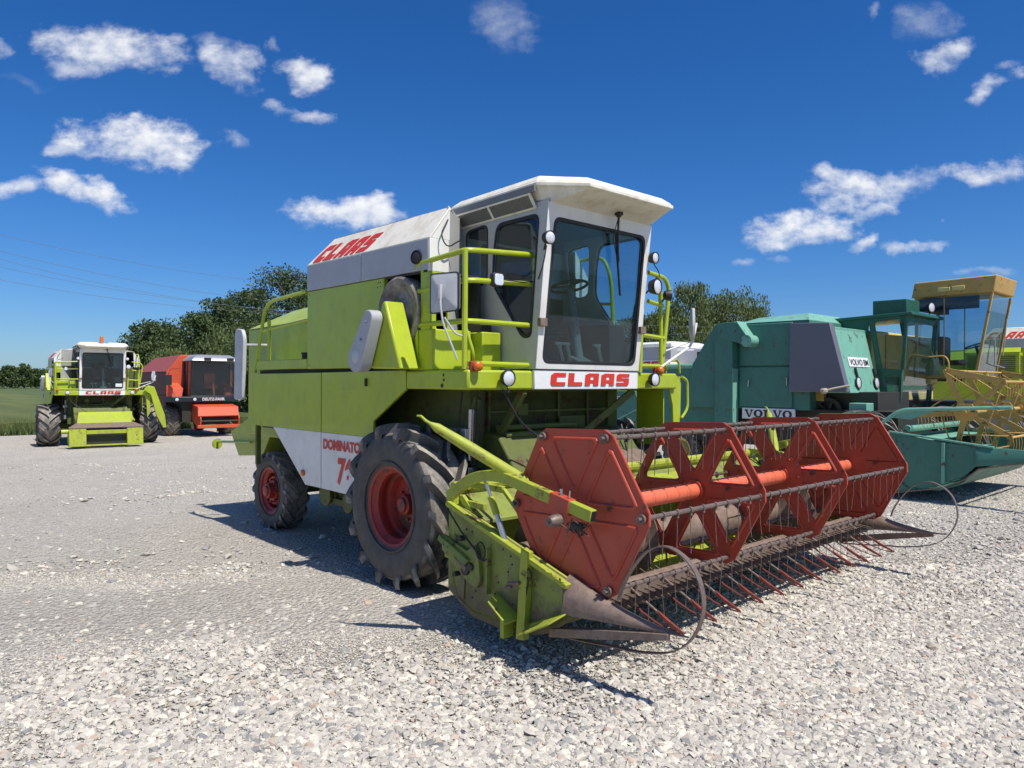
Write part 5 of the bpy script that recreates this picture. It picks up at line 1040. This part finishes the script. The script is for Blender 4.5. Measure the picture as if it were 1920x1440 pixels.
# ------------------------------------------------------------------ ground
def smooth(t): t = min(1, max(0, t)); return t * t * (3 - 2 * t)
def gz_u(u): return -.5 * smooth((-u - 5) / 20) - max(0, -u - 25) * .012
def gz(x, y):
    p = FM.inv @ Vector((x, y, 0)); return gz_u(p.x)
EDGE = -34.6
def ground_mat():
    m, nt, b = newmat('crushed_limestone'); c = coords(nt)
    big = noise(nt, .35, 5, .6, c); mid = noise(nt, 2.3, 6, .65, c)
    v1 = nd(nt, 'ShaderNodeTexVoronoi', i_Scale=26.0); nt.links.new(c, v1.inputs['Vector'])
    v2 = nd(nt, 'ShaderNodeTexVoronoi', i_Scale=75.0); nt.links.new(c, v2.inputs['Vector'])
    g1 = ramp(nt, v2.outputs['Color'], [(.15, (.26, .245, .22)), (.45, (.49, .465, .425)), (.85, (.74, .71, .65))])
    g2 = ramp(nt, v1.outputs['Color'], [(.15, (.28, .265, .24)), (.45, (.51, .485, .44)), (.9, (.80, .77, .69))])
    base = mixc(nt, ramp(nt, mid, [(.40, 0), (.60, .85)]), g1, g2)
    dust = ramp(nt, big, [(.35, (.66, .60, .51)), (.65, (.80, .74, .64))])
    grain = ramp(nt, noise(nt, 28, 8, .85, c), [(.32, .72), (.5, 1.0), (.70, 1.22)]); base = mixc(nt, .50, base, dust); base = mixc(nt, 1.0, base, grain, 'MULTIPLY')
    st = ramp(nt, noise(nt, .9, 7, .7, c), [(.60, 0), (.74, .5)]); base = mixc(nt, st, base, (.36, .305, .24))
    nt.links.new(base, b.inputs['Base Color']); b.inputs['Roughness'].default_value = .92; b.inputs['Specular IOR Level'].default_value = .2
    h = nd(nt, 'ShaderNodeMath', operation='MULTIPLY_ADD'); nt.links.new(v1.outputs['Distance'], h.inputs[0]); h.inputs[1].default_value = -1.2; nt.links.new(noise(nt, 45, 6, .7, c), h.inputs[2])
    bump(nt, b, h.outputs[0], 1.0, .05); return m
M['gravel'] = ground_mat()
def yard():
    us = sorted(set([EDGE + .0] + [EDGE + k for k in np.linspace(0, 24, 25)] + list(np.linspace(EDGE + 24, 30, 42)))); vs = list(np.linspace(-60, 80, 71)); mb = MB(); rnd = random.Random(2)
    nv = len(vs)
    for u in us:
        for v in vs: mb.v.append((u + (math.sin(v * .9) * .25 + math.sin(v * 2.7 + 1) * .12 if u == us[0] else 0), v, gz_u(u) + .018 * math.sin(u * 1.3 + v * .7) * math.sin(v * .9)))
    for i in range(len(us) - 1):
        for j in range(nv - 1): mb.face((i * nv + j, i * nv + j + 1, (i + 1) * nv + j + 1, (i + 1) * nv + j))
    o = mb.build('gravel_yard', M['gravel'], None, smooth=60); o.matrix_world = FM.m; o['kind'] = 'structure'
    # land to the horizon
    m, nt, b = newmat('meadow'); c = coords(nt)
    nt.links.new(ramp(nt, noise(nt, .08, 8, .6, c), [(.35, (.055, .085, .022)), (.7, (.10, .13, .035))]), b.inputs['Base Color']); b.inputs['Roughness'].default_value = .95
    mb = MB(); mb.poly([(-2500, -600, -1.25), (2500, -600, -1.25), (2500, 4000, -1.25), (-2500, 4000, -1.25)]); o = mb.build('ground', m, None, smooth=0); o['kind'] = 'structure'
    # green cereal field: canopy sheet plus standing stalks at its edge
    m, nt, b = newmat('cereal_canopy'); c = coords(nt)
    mp = nd(nt, 'ShaderNodeMapping'); mp.inputs['Scale'].default_value = (.05, .5, 1); nt.links.new(c, mp.inputs[0])
    base = mixc(nt, ramp(nt, noise(nt, 1.2, 8, .65, mp.outputs[0]), [(.35, 0), (.65, 1)]), (.075, .115, .028), (.15, .17, .05))
    nt.links.new(base, b.inputs['Base Color']); b.inputs['Roughness'].default_value = .9; bump(nt, b, noise(nt, 9, 6, .7, c), .8, .2)
    mb = MB(); mb.box(-900, EDGE - 1.6, -400, 14.5, -1.4, -.12); o = mb.build('cereal_field', m, None, smooth=0); o.matrix_world = FM.m; o['kind'] = 'structure'
def blades():
    rng = np.random.default_rng(4); n = 60000
    u = EDGE - .25 - rng.exponential(5.5, n); v = rng.uniform(-22, 14, n); h = rng.uniform(.45, .72, n) * np.clip(.55 + (EDGE - u) * .25, .5, 1) + .0
    tall = rng.random(n) < .03; h[tall] *= 1.35
    zb = np.array([gz_u(x) for x in u]); a = rng.uniform(0, 2 * PI, n); w = rng.uniform(.012, .028, n); lx, ly = rng.normal(0, .1, n), rng.normal(0, .1, n)
    p0 = np.stack([u - np.cos(a) * w, v - np.sin(a) * w, zb], 1); p1 = np.stack([u + np.cos(a) * w, v + np.sin(a) * w, zb], 1); p2 = np.stack([u + lx, v + ly, zb + h], 1)
    V = np.stack([p0, p1, p2], 1).reshape(-1, 3)
    me = bpy.data.meshes.new('cereal_stalks'); me.vertices.add(3 * n); me.vertices.foreach_set('co', V.ravel()); me.loops.add(3 * n); me.loops.foreach_set('vertex_index', np.arange(3 * n)); me.polygons.add(n); me.polygons.foreach_set('loop_start', np.arange(0, 3 * n, 3)); me.update()
    t = me.attributes.new('tone', 'FLOAT', 'POINT'); t.data.foreach_set('value', np.repeat(rng.random(n), 3))
    m, nt, b = newmat('stalk'); at = nd(nt, 'ShaderNodeAttribute', attribute_name='tone'); nt.links.new(ramp(nt, at.outputs['Fac'], [(0, (.045, .09, .022)), (.6, (.09, .135, .035)), (.9, (.17, .18, .06)), (1, (.30, .26, .12))]), b.inputs['Base Color']); b.inputs['Roughness'].default_value = .8
    me.materials.append(m); o = bpy.data.objects.new('cereal_stalks', me); COL.objects.link(o); o.matrix_world = FM.m; tag(o, 'green cereal stalks standing along the field edge', 'crop', kind='stuff')
# ------------------------------------------------------------------ loose stones
def stones():
    rng = np.random.default_rng(11)
    ico = [(-.526, 0, .851), (.526, 0, .851), (-.526, 0, -.851), (.526, 0, -.851), (0, .851, .526), (0, .851, -.526), (0, -.851, .526), (0, -.851, -.526), (.851, .526, 0), (-.851, .526, 0), (.851, -.526, 0), (-.851, -.526, 0)]
    tri = [(0, 4, 1), (0, 9, 4), (9, 5, 4), (4, 5, 8), (4, 8, 1), (8, 10, 1), (8, 3, 10), (5, 3, 8), (5, 2, 3), (2, 7, 3), (7, 10, 3), (7, 6, 10), (7, 11, 6), (11, 0, 6), (0, 1, 6), (6, 1, 10), (9, 0, 11), (9, 11, 2), (9, 2, 5), (7, 2, 11)]
    ico, tri = np.array(ico), np.array(tri)
    K = 24; shapes = []
    for k in range(K):
        s = ico * (1 + rng.normal(0, .24, (12, 1))) * np.array([1, rng.uniform(.5, .9), rng.uniform(.3, .62)]); s += rng.normal(0, .13, (12, 3)); shapes.append(s)
    shapes = np.array(shapes)
    # patches of coarse stone: low-frequency field
    def field(x, y):
        return np.sin(x * .55 + 1.3) * np.cos(y * .62 + .4) + .6 * np.sin(x * 1.35 + y * .8) + .45 * np.sin(x * 2.9 - y * 2.1 + 1) + .3 * np.sin(x * 5.3 + y * 4.7)
    P = []
    for (N, d0, d1, smin, smax, pw, wgt) in ((70000, 3.0, 8.0, .011, .040, 2.4, 1), (120000, 3.0, 7.5, .005, .012, 1.6, 0), (60000, 7.5, 20.0, .012, .035, 2.2, 1), (700, 3.2, 14.0, .04, .07, 2.2, 2)):
        d = np.sqrt(rng.uniform(d0 ** 2, d1 ** 2, N * 3)); x = rng.uniform(-.80, .82, N * 3) * d + rng.uniform(-.6, .6, N * 3)
        f = field(x, d); right = np.clip((x / d + .25) * 1.3, -.9, 1.0)
        near = np.clip((4.7 - d) * .9, -.9, .9)
        dens = .40 + .22 * f + .5 * right + .45 * near
        if wgt == 0: dens = .75 + .1 * f
        if wgt == 2: dens = .3 + .25 * f + .35 * right
        ok = rng.random(N * 3) < np.clip(dens, .02, 1) ; x, d = x[ok][:N], d[ok][:N]; n = len(x)
        s = smin + (smax - smin) * rng.random(n) ** pw
        P.append(np.stack([x, d, s, f[ok][:N]], 1))
    P = np.concatenate(P); n = len(P)
    a = rng.uniform(0, 2 * PI, n); ca, sa = np.cos(a), np.sin(a); tx = rng.normal(0, .25, n)
    S = shapes[rng.integers(0, K, n)] * P[:, 2][:, None, None]
    X = S[:, :, 0] * ca[:, None] - S[:, :, 1] * sa[:, None]; Y = S[:, :, 0] * sa[:, None] + S[:, :, 1] * ca[:, None]; Zz = S[:, :, 2] + X * tx[:, None] * .6
    g = np.array([gz(px, py) for px, py in P[:, :2]])
    V = np.stack([X + P[:, 0][:, None], Y + P[:, 1][:, None], Zz + (g + P[:, 2] * .06)[:, None]], 2).reshape(-1, 3)
    Fc = (tri[None] + (np.arange(n) * 12)[:, None, None]).reshape(-1)
    me = bpy.data.meshes.new('loose_stones'); me.vertices.add(len(V)); me.vertices.foreach_set('co', V.ravel().astype(np.float32)); nl = len(Fc); me.loops.add(nl); me.loops.foreach_set('vertex_index', Fc.astype(np.int32)); me.polygons.add(nl // 3); me.polygons.foreach_set('loop_start', np.arange(0, nl, 3, dtype=np.int32)); me.update()
    me.shade_flat(); t = me.attributes.new('tone', 'FLOAT', 'POINT'); t.data.foreach_set('value', np.repeat(rng.random(n), 12).astype(np.float32))
    m, nt, b = newmat('limestone_lump'); at = nd(nt, 'ShaderNodeAttribute', attribute_name='tone')
    base = ramp(nt, at.outputs['Fac'], [(0, (.30, .30, .295)), (.05, (.20, .205, .215)), (.09, (.40, .38, .345)), (.45, (.48, .455, .41)), (.8, (.61, .575, .50)), (.96, (.70, .665, .57)), (.97, (.46, .34, .27)), (1, (.42, .38, .31))])
    base = mixc(nt, ramp(nt, noise(nt, 60, 6, .7, coords(nt)), [(.35, 0), (.75, .45)]), base, (.36, .33, .285))
    nt.links.new(base, b.inputs['Base Color']); b.inputs['Roughness'].default_value = .9; b.inputs['Specular IOR Level'].default_value = .2; bump(nt, b, noise(nt, 120, 5, .7, coords(nt)), .4, .006)
    me.materials.append(m); o = bpy.data.objects.new('loose_stones', me); COL.objects.link(o); tag(o, 'loose crushed limestone lying over the yard', 'gravel', kind='stuff')
# ------------------------------------------------------------------ trees
def leafmat(name, c1, c2):
    m, nt, b = newmat(name); at = nd(nt, 'ShaderNodeAttribute', attribute_name='tone')
    nt.links.new(ramp(nt, at.outputs['Fac'], [(0, c1), (1, c2)]), b.inputs['Base Color']); b.inputs['Roughness'].default_value = .55; b.inputs['Specular IOR Level'].default_value = .35
    tr = nd(nt, 'ShaderNodeBsdfTranslucent'); tr.inputs[0].default_value = (*[x * .9 for x in c2], 1); mx = nd(nt, 'ShaderNodeMixShader'); mx.inputs[0].default_value = .22
    nt.links.new(b.outputs[0], mx.inputs[1]); nt.links.new(tr.outputs[0], mx.inputs[2]); nt.links.new(mx.outputs[0], nt.nodes['Material Output'].inputs[0]); return m
LEAF = [leafmat('birch_leaf', (.042, .075, .024), (.115, .16, .055)), leafmat('willow_leaf', (.07, .105, .032), (.16, .20, .065)), leafmat('spruce_needle', (.016, .036, .016), (.035, .062, .026))]
M['bark'] = rusty('bark', (.10, .09, .08), (.22, .20, .18), .9, 0, 6)
def tree(px, d, top, wpx, kind, label, group, seed, leaves=9000, ls=.24, base=None):
    rng = np.random.default_rng(seed); c = CAM_R @ Vector(((px - 960) / F_PX, 0, -1)); c = c / c.y * d
    zb = -1.0 if base is None else base
    zt = CAM_H + (716.4 + (px - 960) * .005 - top) * d / F_PX * math.sqrt(1); H = zt - zb; W = wpx * 1.5 * d / F_PX / 2
    f = Frame(c.x, c.y, rng.uniform(0, 6.28), zb); R = thing('tree', f, label, 'tree', group)
    mb = MB(); lean = rng.normal(0, .03 * H, 2)
    path = [Vector((lean[0] * t, lean[1] * t, H * t * .9)) for t in (0, .2, .45, .7, 1)]
    mb.tube(path, [max(.02, H * .022 * (1 - t * .85)) for t in (0, .2, .45, .7, 1)], 8)
    limbs = []
    if kind != 2:
        for k in range(11):
            t = rng.uniform(.22, .85); a = rng.uniform(0, 2 * PI); o = Vector((lean[0] * t, lean[1] * t, H * t * .9)); L = W * rng.uniform(.55, .95) * (1.15 - t * .6)
            e = o + Vector((math.cos(a) * L, math.sin(a) * L, H * rng.uniform(.08, .2))); mid = o.lerp(e, .5) + Vector((0, 0, H * .02)); mb.tube([o, mid, e], [H * .008, H * .006, H * .002], 5); limbs.append(e)
    mb.build('trunk', M['bark'], R)
    # crown: clumps of leaf-sized faces
    if kind == 2:
        n = leaves; t = rng.random(n) ** .75; tier = np.floor(t * 16) / 16 + rng.normal(0, .012, n); rr = W * (1 - tier) * np.sqrt(rng.random(n)) * rng.uniform(.8, 1.1, n) + .05
        a = rng.uniform(0, 2 * PI, n); a = a + .25 * np.sin(a * 7 + tier * 40); z = H * (.08 + .92 * tier) - rr * .25 + rng.normal(0, .05, n) * W
        C = np.stack([rr * np.cos(a), rr * np.sin(a), z], 1); tone = rng.random(n) * .6 + .2
    else:
        nc = int(90 + H * 5); C = []; tone = []
        cz = rng.uniform(.18, .97, nc); prof = np.sin(np.clip((cz - .02) / .98, 0, 1) ** .8 * PI) ** .6
        prof = np.where(cz > .55, np.sqrt(np.clip(1 - ((cz - .5) / .52) ** 2, 0.02, 1)), .75 + .45 * cz)
        ca = rng.uniform(0, 2 * PI, nc); cr = W * prof * np.sqrt(rng.uniform(.02, 1.0, nc)) * rng.uniform(.7, 1.0, nc)
        for k in range(nc):
            m = max(20, int(leaves / nc * rng.uniform(.6, 1.4))); s = W * rng.uniform(.24, .46) * (1.12 - .45 * cz[k])
            p = rng.normal(0, 1, (m, 3)); p /= np.linalg.norm(p, axis=1)[:, None]; p *= (rng.random(m) ** .45)[:, None] * s * np.array([1, 1, .8 if kind == 0 else 1.3])
            if kind == 1: p[:, 2] -= np.abs(p[:, 2]) * .3
            cc = np.array([cr[k] * math.cos(ca[k]) + lean[0] * cz[k], cr[k] * math.sin(ca[k]) + lean[1] * cz[k], H * cz[k] - s * .4]); C.append(p + cc); tone.append(np.clip(rng.normal(.5, .12) + rng.normal(0, .16, m), 0, 1))
        C = np.concatenate(C); tone = np.concatenate(tone); n = len(C)
    a1 = rng.normal(0, 1, (n, 3)); a1 /= np.linalg.norm(a1, axis=1)[:, None]; a2 = np.cross(a1, rng.normal(0, 1, (n, 3))); a2 /= np.linalg.norm(a2, axis=1)[:, None]; q = (ls * rng.uniform(.6, 1.25, n))[:, None]
    if kind == 1: a1 = a1 * .35 + np.array([0, 0, -1.0])
    V = np.stack([C - a1 * q * .5, C + a2 * q * .28, C + a1 * q * .5, C - a2 * q * .28], 1).reshape(-1, 3)
    me = bpy.data.meshes.new('crown'); me.vertices.add(4 * n); me.vertices.foreach_set('co', V.ravel().astype(np.float32)); me.loops.add(4 * n); me.loops.foreach_set('vertex_index', np.arange(4 * n, dtype=np.int32)); me.polygons.add(n); me.polygons.foreach_set('loop_start', np.arange(0, 4 * n, 4, dtype=np.int32)); me.update()
    t_ = me.attributes.new('tone', 'FLOAT', 'POINT'); t_.data.foreach_set('value', np.repeat(tone, 4).astype(np.float32)); me.materials.append(LEAF[kind])
    o = bpy.data.objects.new('crown', me); COL.objects.link(o); o.parent = R; return R
def trees():
    GL_, GR_, GF = 'trees behind the machines at left', 'trees behind the machines at right', 'far tree line across the field'
    T = [(278, 68, 640, 70, 0, 'leftmost small rounded tree behind the red combine'), (300, 74, 598, 95, 0, 'broad dark tree rising behind the rear of the red combine'), (355, 70, 583, 105, 0, 'dense dark tree right above the red combine cab'), (412, 76, 556, 90, 0, 'dark tree with a pointed top between the red cab and the tallest tree'), (440, 62, 612, 110, 1, 'lighter green low tree left of the rear guard rail'), (468, 80, 535, 80, 0, 'dark tree just left of the tallest tree'), (525, 72, 499, 135, 0, 'tallest tree at left, cut off by the grey grain tank'), (590, 70, 540, 120, 0, 'tree mostly hidden behind the lime grain tank'), (330, 58, 655, 90, 1, 'low pale bushy tree behind the red machine'), (500, 60, 600, 120, 0, 'lower dark tree seen through the rear guard rail'), (655, 75, 560, 130, 0, 'tree wholly behind the middle of the lime tank')]
    for i, (px, d, top, w, k, lab) in enumerate(T): tree(px, d, top, w, k, lab, GL_, 20 + i, 15000, .28 * d / 70)
    T = [(1196, 58, 548, 62, 2, 'dark pointed spruce seen through the cab window'), (1246, 66, 572, 90, 1, 'tree right beside the big cab, behind its right hand rail'), (1296, 62, 522, 84, 1, 'tallest drooping tree right of the cab'), (1338, 70, 548, 80, 1, 'drooping tree between the tallest and the broad one'), (1390, 64, 538, 105, 1, 'broad drooping tree above the teal elevator'), (1432, 68, 568, 60, 1, 'slim thin topped tree at the right end of its row'), (1180, 72, 590, 120, 0, 'broad tree behind the lower part of the cab glass'), (1270, 58, 632, 120, 0, 'low bushy tree under the drooping ones')]
    for i, (px, d, top, w, k, lab) in enumerate(T): tree(px, d, top, w, k, lab, GR_, 50 + i, 14000, .25 * d / 65)
    T = [(18, 260, 684, 28, 'leftmost round tree on the horizon over the field'), (45, 250, 681, 20, 'pointed tree on the horizon in the middle'), (66, 260, 690, 20, 'horizon tree next to the far lime combine'), (-25, 260, 690, 50, 'horizon tree cut by the left picture border'), (92, 270, 692, 40, 'horizon tree half behind the far lime combine')]
    for i, (px, d, top, w, lab) in enumerate(T): tree(px, d, top, w, 0, lab, GF, 80 + i, 3500, .75)
# ------------------------------------------------------------------ overhead wires
def wires():
    m = plain('aluminium_wire', (.10, .11, .13), .6, .2)
    P = lambda px, py, d: (lambda c: Vector((0, 0, CAM_H)) + c / c.y * d)(CAM_R @ Vector(((px - 960) / F_PX, -(py - 720) / F_PX, -1)))
    for i, (a, b, sag, r) in enumerate((((-160, 399), (700, 540), .9, .009), ((-160, 428), (700, 578), .9, .009), ((-160, 440), (700, 590), 1.1, .009), ((-160, 462), (700, 588), .9, .009), ((-160, 492), (700, 588), .9, .009))):
        p, q = P(*a, 40), P(*b, 54); pts = [p.lerp(q, t) - Vector((0, 0, sag * 4 * t * (1 - t))) for t in [k / 24 for k in range(25)]]
        mb = MB(); mb.tube(pts, r, 6); o = mb.build('power_line', m); tag(o, ('topmost', 'second from top', 'third from top', 'fourth from top', 'lowest')[i] + ' overhead wire crossing the sky above the red combine', 'power line', 'overhead wires at left')
    for i, (a, b) in enumerate((((1100, 604), (1500, 612)), ((1100, 630), (1500, 610)))):
        p, q = P(*a, 44), P(*b, 44); pts = [p.lerp(q, t) - Vector((0, 0, .15 * 4 * t * (1 - t))) for t in [k / 10 for k in range(11)]]
        mb = MB(); mb.tube(pts, .008, 6); o = mb.build('power_line', m); tag(o, ('upper', 'lower')[i] + ' wire in front of the trees right of the cab', 'power line', 'overhead wires at right')
root = thing('combine_harvester', FM, 'large lime green combine in front with white cab and red reel header', 'combine harvester', 'combine harvesters parked on the yard')
lime_combine(root, True)
far_right_lime(root)
header(root)
teal_combine(); ochre_combine(); red_combine(); back_row(); far_lime()
yard(); blades(); stones(); trees(); wires()
# ------------------------------------------------------------------ sun, sky, camera
SUN = (FM.m.to_3x3() @ Vector((.59, .03, 1.0))).normalized()
sl = bpy.data.lights.new('sun', 'SUN'); sl.energy = 5.0; sl.angle = rad(.53); sl.color = (1.0, .94, .845)
so = bpy.data.objects.new('sun', sl); COL.objects.link(so); so.rotation_euler = SUN.to_track_quat('Z', 'Y').to_euler()
w = bpy.data.worlds.new('World'); SC.world = w; w.use_nodes = True; nt = w.node_tree
for n in list(nt.nodes): nt.nodes.remove(n)
out = nd(nt, 'ShaderNodeOutputWorld'); sky = nd(nt, 'ShaderNodeTexSky', sky_type='NISHITA', sun_disc=False)
sky.sun_elevation = math.asin(SUN.z); sky.sun_rotation = math.atan2(SUN.x, SUN.y); sky.air_density = 1.0; sky.dust_density = .35; sky.ozone_density = 3.0; sky.altitude = 100
hs = nd(nt, 'ShaderNodeHueSaturation', i_Hue=.500, i_Saturation=1.13); nt.links.new(mixc(nt, 1.0, sky.outputs[0], SKYTINT, 'MULTIPLY'), hs.inputs['Color']); tint = hs.outputs[0]
bg = nd(nt, 'ShaderNodeBackground'); nt.links.new(tint, bg.inputs[0]); bg.inputs[1].default_value = SKYS
tc = nd(nt, 'ShaderNodeTexCoord'); sep = nd(nt, 'ShaderNodeSeparateXYZ'); nt.links.new(tc.outputs['Generated'], sep.inputs[0])
def math_(op, a, b=None, c=None, clamp=False):
    n = nd(nt, 'ShaderNodeMath', operation=op, use_clamp=clamp)
    for i, v in enumerate((a, b, c)):
        if v is None: continue
        if isinstance(v, (int, float)): n.inputs[i].default_value = v
        else: nt.links.new(v, n.inputs[i])
    return n.outputs[0]
ysafe = math_('MAXIMUM', sep.outputs[1], .05)
X, Z = math_('DIVIDE', sep.outputs[0], ysafe), math_('DIVIDE', sep.outputs[2], ysafe)
X0, Z0 = X, Z
cv = nd(nt, 'ShaderNodeCombineXYZ'); nt.links.new(X, cv.inputs[0]); nt.links.new(Z, cv.inputs[1])
cs = nd(nt, 'ShaderNodeMapping'); cs.inputs['Scale'].default_value = (1, 1.5, 1); nt.links.new(cv.outputs[0], cs.inputs[0])
n1 = noise(nt, 9.5, 8, .58, cs.outputs[0]); n2 = noise(nt, 30, 7, .58, cs.outputs[0])
wob = math_('ADD', math_('MULTIPLY', math_('SUBTRACT', n1, .5), 1.7), math_('MULTIPLY', math_('SUBTRACT', n2, .5), 1.3))
# clouds: (centre x, y, half width, half height, tilt, density) on the sky seen from the yard, in photo pixels
CL = [(215, 90, 150, 48, 14, .95), (150, 118, 60, 24, 0, .6), (10, 85, 30, 22, 0, .55), (430, 120, 62, 48, 30, .85), (410, 85, 50, 20, 0, .5), (568, 130, 72, 44, 14, 1.0), (500, 68, 24, 15, -30, .5), (265, 262, 138, 58, 6, 1.25), (150, 275, 62, 22, 8, .9), (448, 252, 40, 18, 25, .6), (585, 222, 55, 17, 5, .7), (520, 195, 34, 14, 28, .55), (150, 362, 98, 38, 20, 1.2), (40, 345, 50, 22, 10, .9), (655, 405, 98, 40, 0, 1.3), (950, 40, 60, 46, 25, .36), (985, 75, 30, 16, 10, .3), (1590, 365, 105, 42, 3, 1.15), (1550, 345, 45, 30, 0, 1.0), (1700, 350, 80, 30, -18, .85), (1850, 308, 100, 26, -4, .95), (1520, 438, 108, 44, -6, 1.25), (1640, 405, 48, 20, -10, .8), (1620, 468, 36, 14, -8, .8), (1720, 468, 56, 13, -8, .8), (1775, 105, 62, 25, -14, .8), (1870, 160, 66, 26, -16, .9), (1735, 42, 50, 36, 20, .38), (1640, 33, 20, 16, -20, .45), (1895, 122, 26, 10, 0, .45), (1395, 490, 26, 8, 0, .35), (1465, 493, 20, 8, 0, .35), (1850, 515, 50, 9, 0, .4), (1785, 410, 12, 8, 0, .4), (50, 145, 60, 12, 12, .28)]
wv = nd(nt, 'ShaderNodeTexNoise', i_Scale=7.0, i_Detail=6, i_Roughness=.6); nt.links.new(cv.outputs[0], wv.inputs['Vector']); ws = nd(nt, 'ShaderNodeSeparateColor'); nt.links.new(wv.outputs['Color'], ws.inputs[0])
X = math_('ADD', X0, math_('MULTIPLY', math_('SUBTRACT', ws.outputs[0], .5), .16)); Z = math_('ADD', Z0, math_('MULTIPLY', math_('SUBTRACT', ws.outputs[1], .5), .085))
dens = None; shade = None
for (px, py, rx, ry, tl, am) in CL:
    d = CAM_R @ Vector(((px - 960) / F_PX, -(py - 720) / F_PX, -1)); cx, cz = d.x / d.y, d.z / d.y
    t = rad(-tl); dx, dz = math_('SUBTRACT', X, cx), math_('SUBTRACT', Z, cz)
    a = math_('ADD', math_('MULTIPLY', dx, math.cos(t) * F_PX / rx), math_('MULTIPLY', dz, math.sin(t) * F_PX / rx))
    b = math_('ADD', math_('MULTIPLY', dx, -math.sin(t) * F_PX / ry), math_('MULTIPLY', dz, math.cos(t) * F_PX / ry))
    # flatter underside than top
    r2 = math_('ADD', math_('MULTIPLY', a, a), math_('MULTIPLY', b, b))
    q = math_('MULTIPLY', math_('SUBTRACT', 1.0, r2), .62)
    q = math_('MULTIPLY', math_('ADD', math_('MAXIMUM', q, -1.2), wob), am)
    sh = math_('ADD', math_('MULTIPLY', b, .5), .5, clamp=True)
    if dens is None: dens, shade = q, sh
    else:
        nw = math_('GREATER_THAN', q, dens); shade = math_('ADD', math_('MULTIPLY', nw, sh), math_('MULTIPLY', math_('SUBTRACT', 1.0, nw), shade)); dens = math_('MAXIMUM', dens, q)
al = nd(nt, 'ShaderNodeMapRange', interpolation_type='SMOOTHSTEP'); nt.links.new(dens, al.inputs[0]); al.inputs[1].default_value = -.05; al.inputs[2].default_value = .95; al.inputs[4].default_value = .97
front = math_('GREATER_THAN', sep.outputs[1], .06)
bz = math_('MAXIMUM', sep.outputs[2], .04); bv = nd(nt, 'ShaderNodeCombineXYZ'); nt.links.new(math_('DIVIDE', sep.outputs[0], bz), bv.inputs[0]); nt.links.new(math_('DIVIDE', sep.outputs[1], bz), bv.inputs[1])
back = nd(nt, 'ShaderNodeMapRange', interpolation_type='SMOOTHSTEP'); nt.links.new(noise(nt, 1.1, 8, .6, bv.outputs[0]), back.inputs[0]); back.inputs[1].default_value = .50; back.inputs[2].default_value = .66; back.inputs[4].default_value = .95  # unseen clouds behind the camera, added to fill the shadows with neutral light
fill_cloud_mask = math_('MULTIPLY', math_('MULTIPLY', back.outputs[0], math_('LESS_THAN', sep.outputs[1], -.1)), math_('GREATER_THAN', sep.outputs[2], .03))
alpha = math_('MAXIMUM', math_('MULTIPLY', al.outputs[0], front), fill_cloud_mask)
tex = math_('ADD', math_('MULTIPLY', shade, .55), math_('MULTIPLY', n2, .75))
ccol = ramp(nt, tex, [(.22, (.46, .53, .68)), (.52, (.70, .75, .85)), (.85, (.95, .96, .98))])
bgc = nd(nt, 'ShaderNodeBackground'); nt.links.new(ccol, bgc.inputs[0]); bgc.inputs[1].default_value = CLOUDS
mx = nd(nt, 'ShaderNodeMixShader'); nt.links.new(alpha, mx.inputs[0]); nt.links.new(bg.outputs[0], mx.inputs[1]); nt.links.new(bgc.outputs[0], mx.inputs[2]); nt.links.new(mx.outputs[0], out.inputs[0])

cam = bpy.data.cameras.new('camera'); cam.sensor_fit = 'HORIZONTAL'; cam.sensor_width = 36; cam.lens = F_PX / 1920 * 36; cam.clip_start = .05; cam.clip_end = 6000
co = bpy.data.objects.new('camera', cam); COL.objects.link(co); co.matrix_world = Matrix.Translation((0, 0, CAM_H)) @ CAM_R.to_4x4(); SC.camera = co
vs = SC.view_settings; vs.view_transform = 'Standard'; vs.look = 'None'; vs.gamma = 1; vs.exposure = EXPO; vs.use_curve_mapping = False
SC.render.engine = 'CYCLES'; SC.cycles.max_bounces = 8; SC.cycles.transparent_max_bounces = 16; SC.cycles.caustics_reflective = False; SC.cycles.caustics_refractive = False; SC.cycles.use_denoising = True
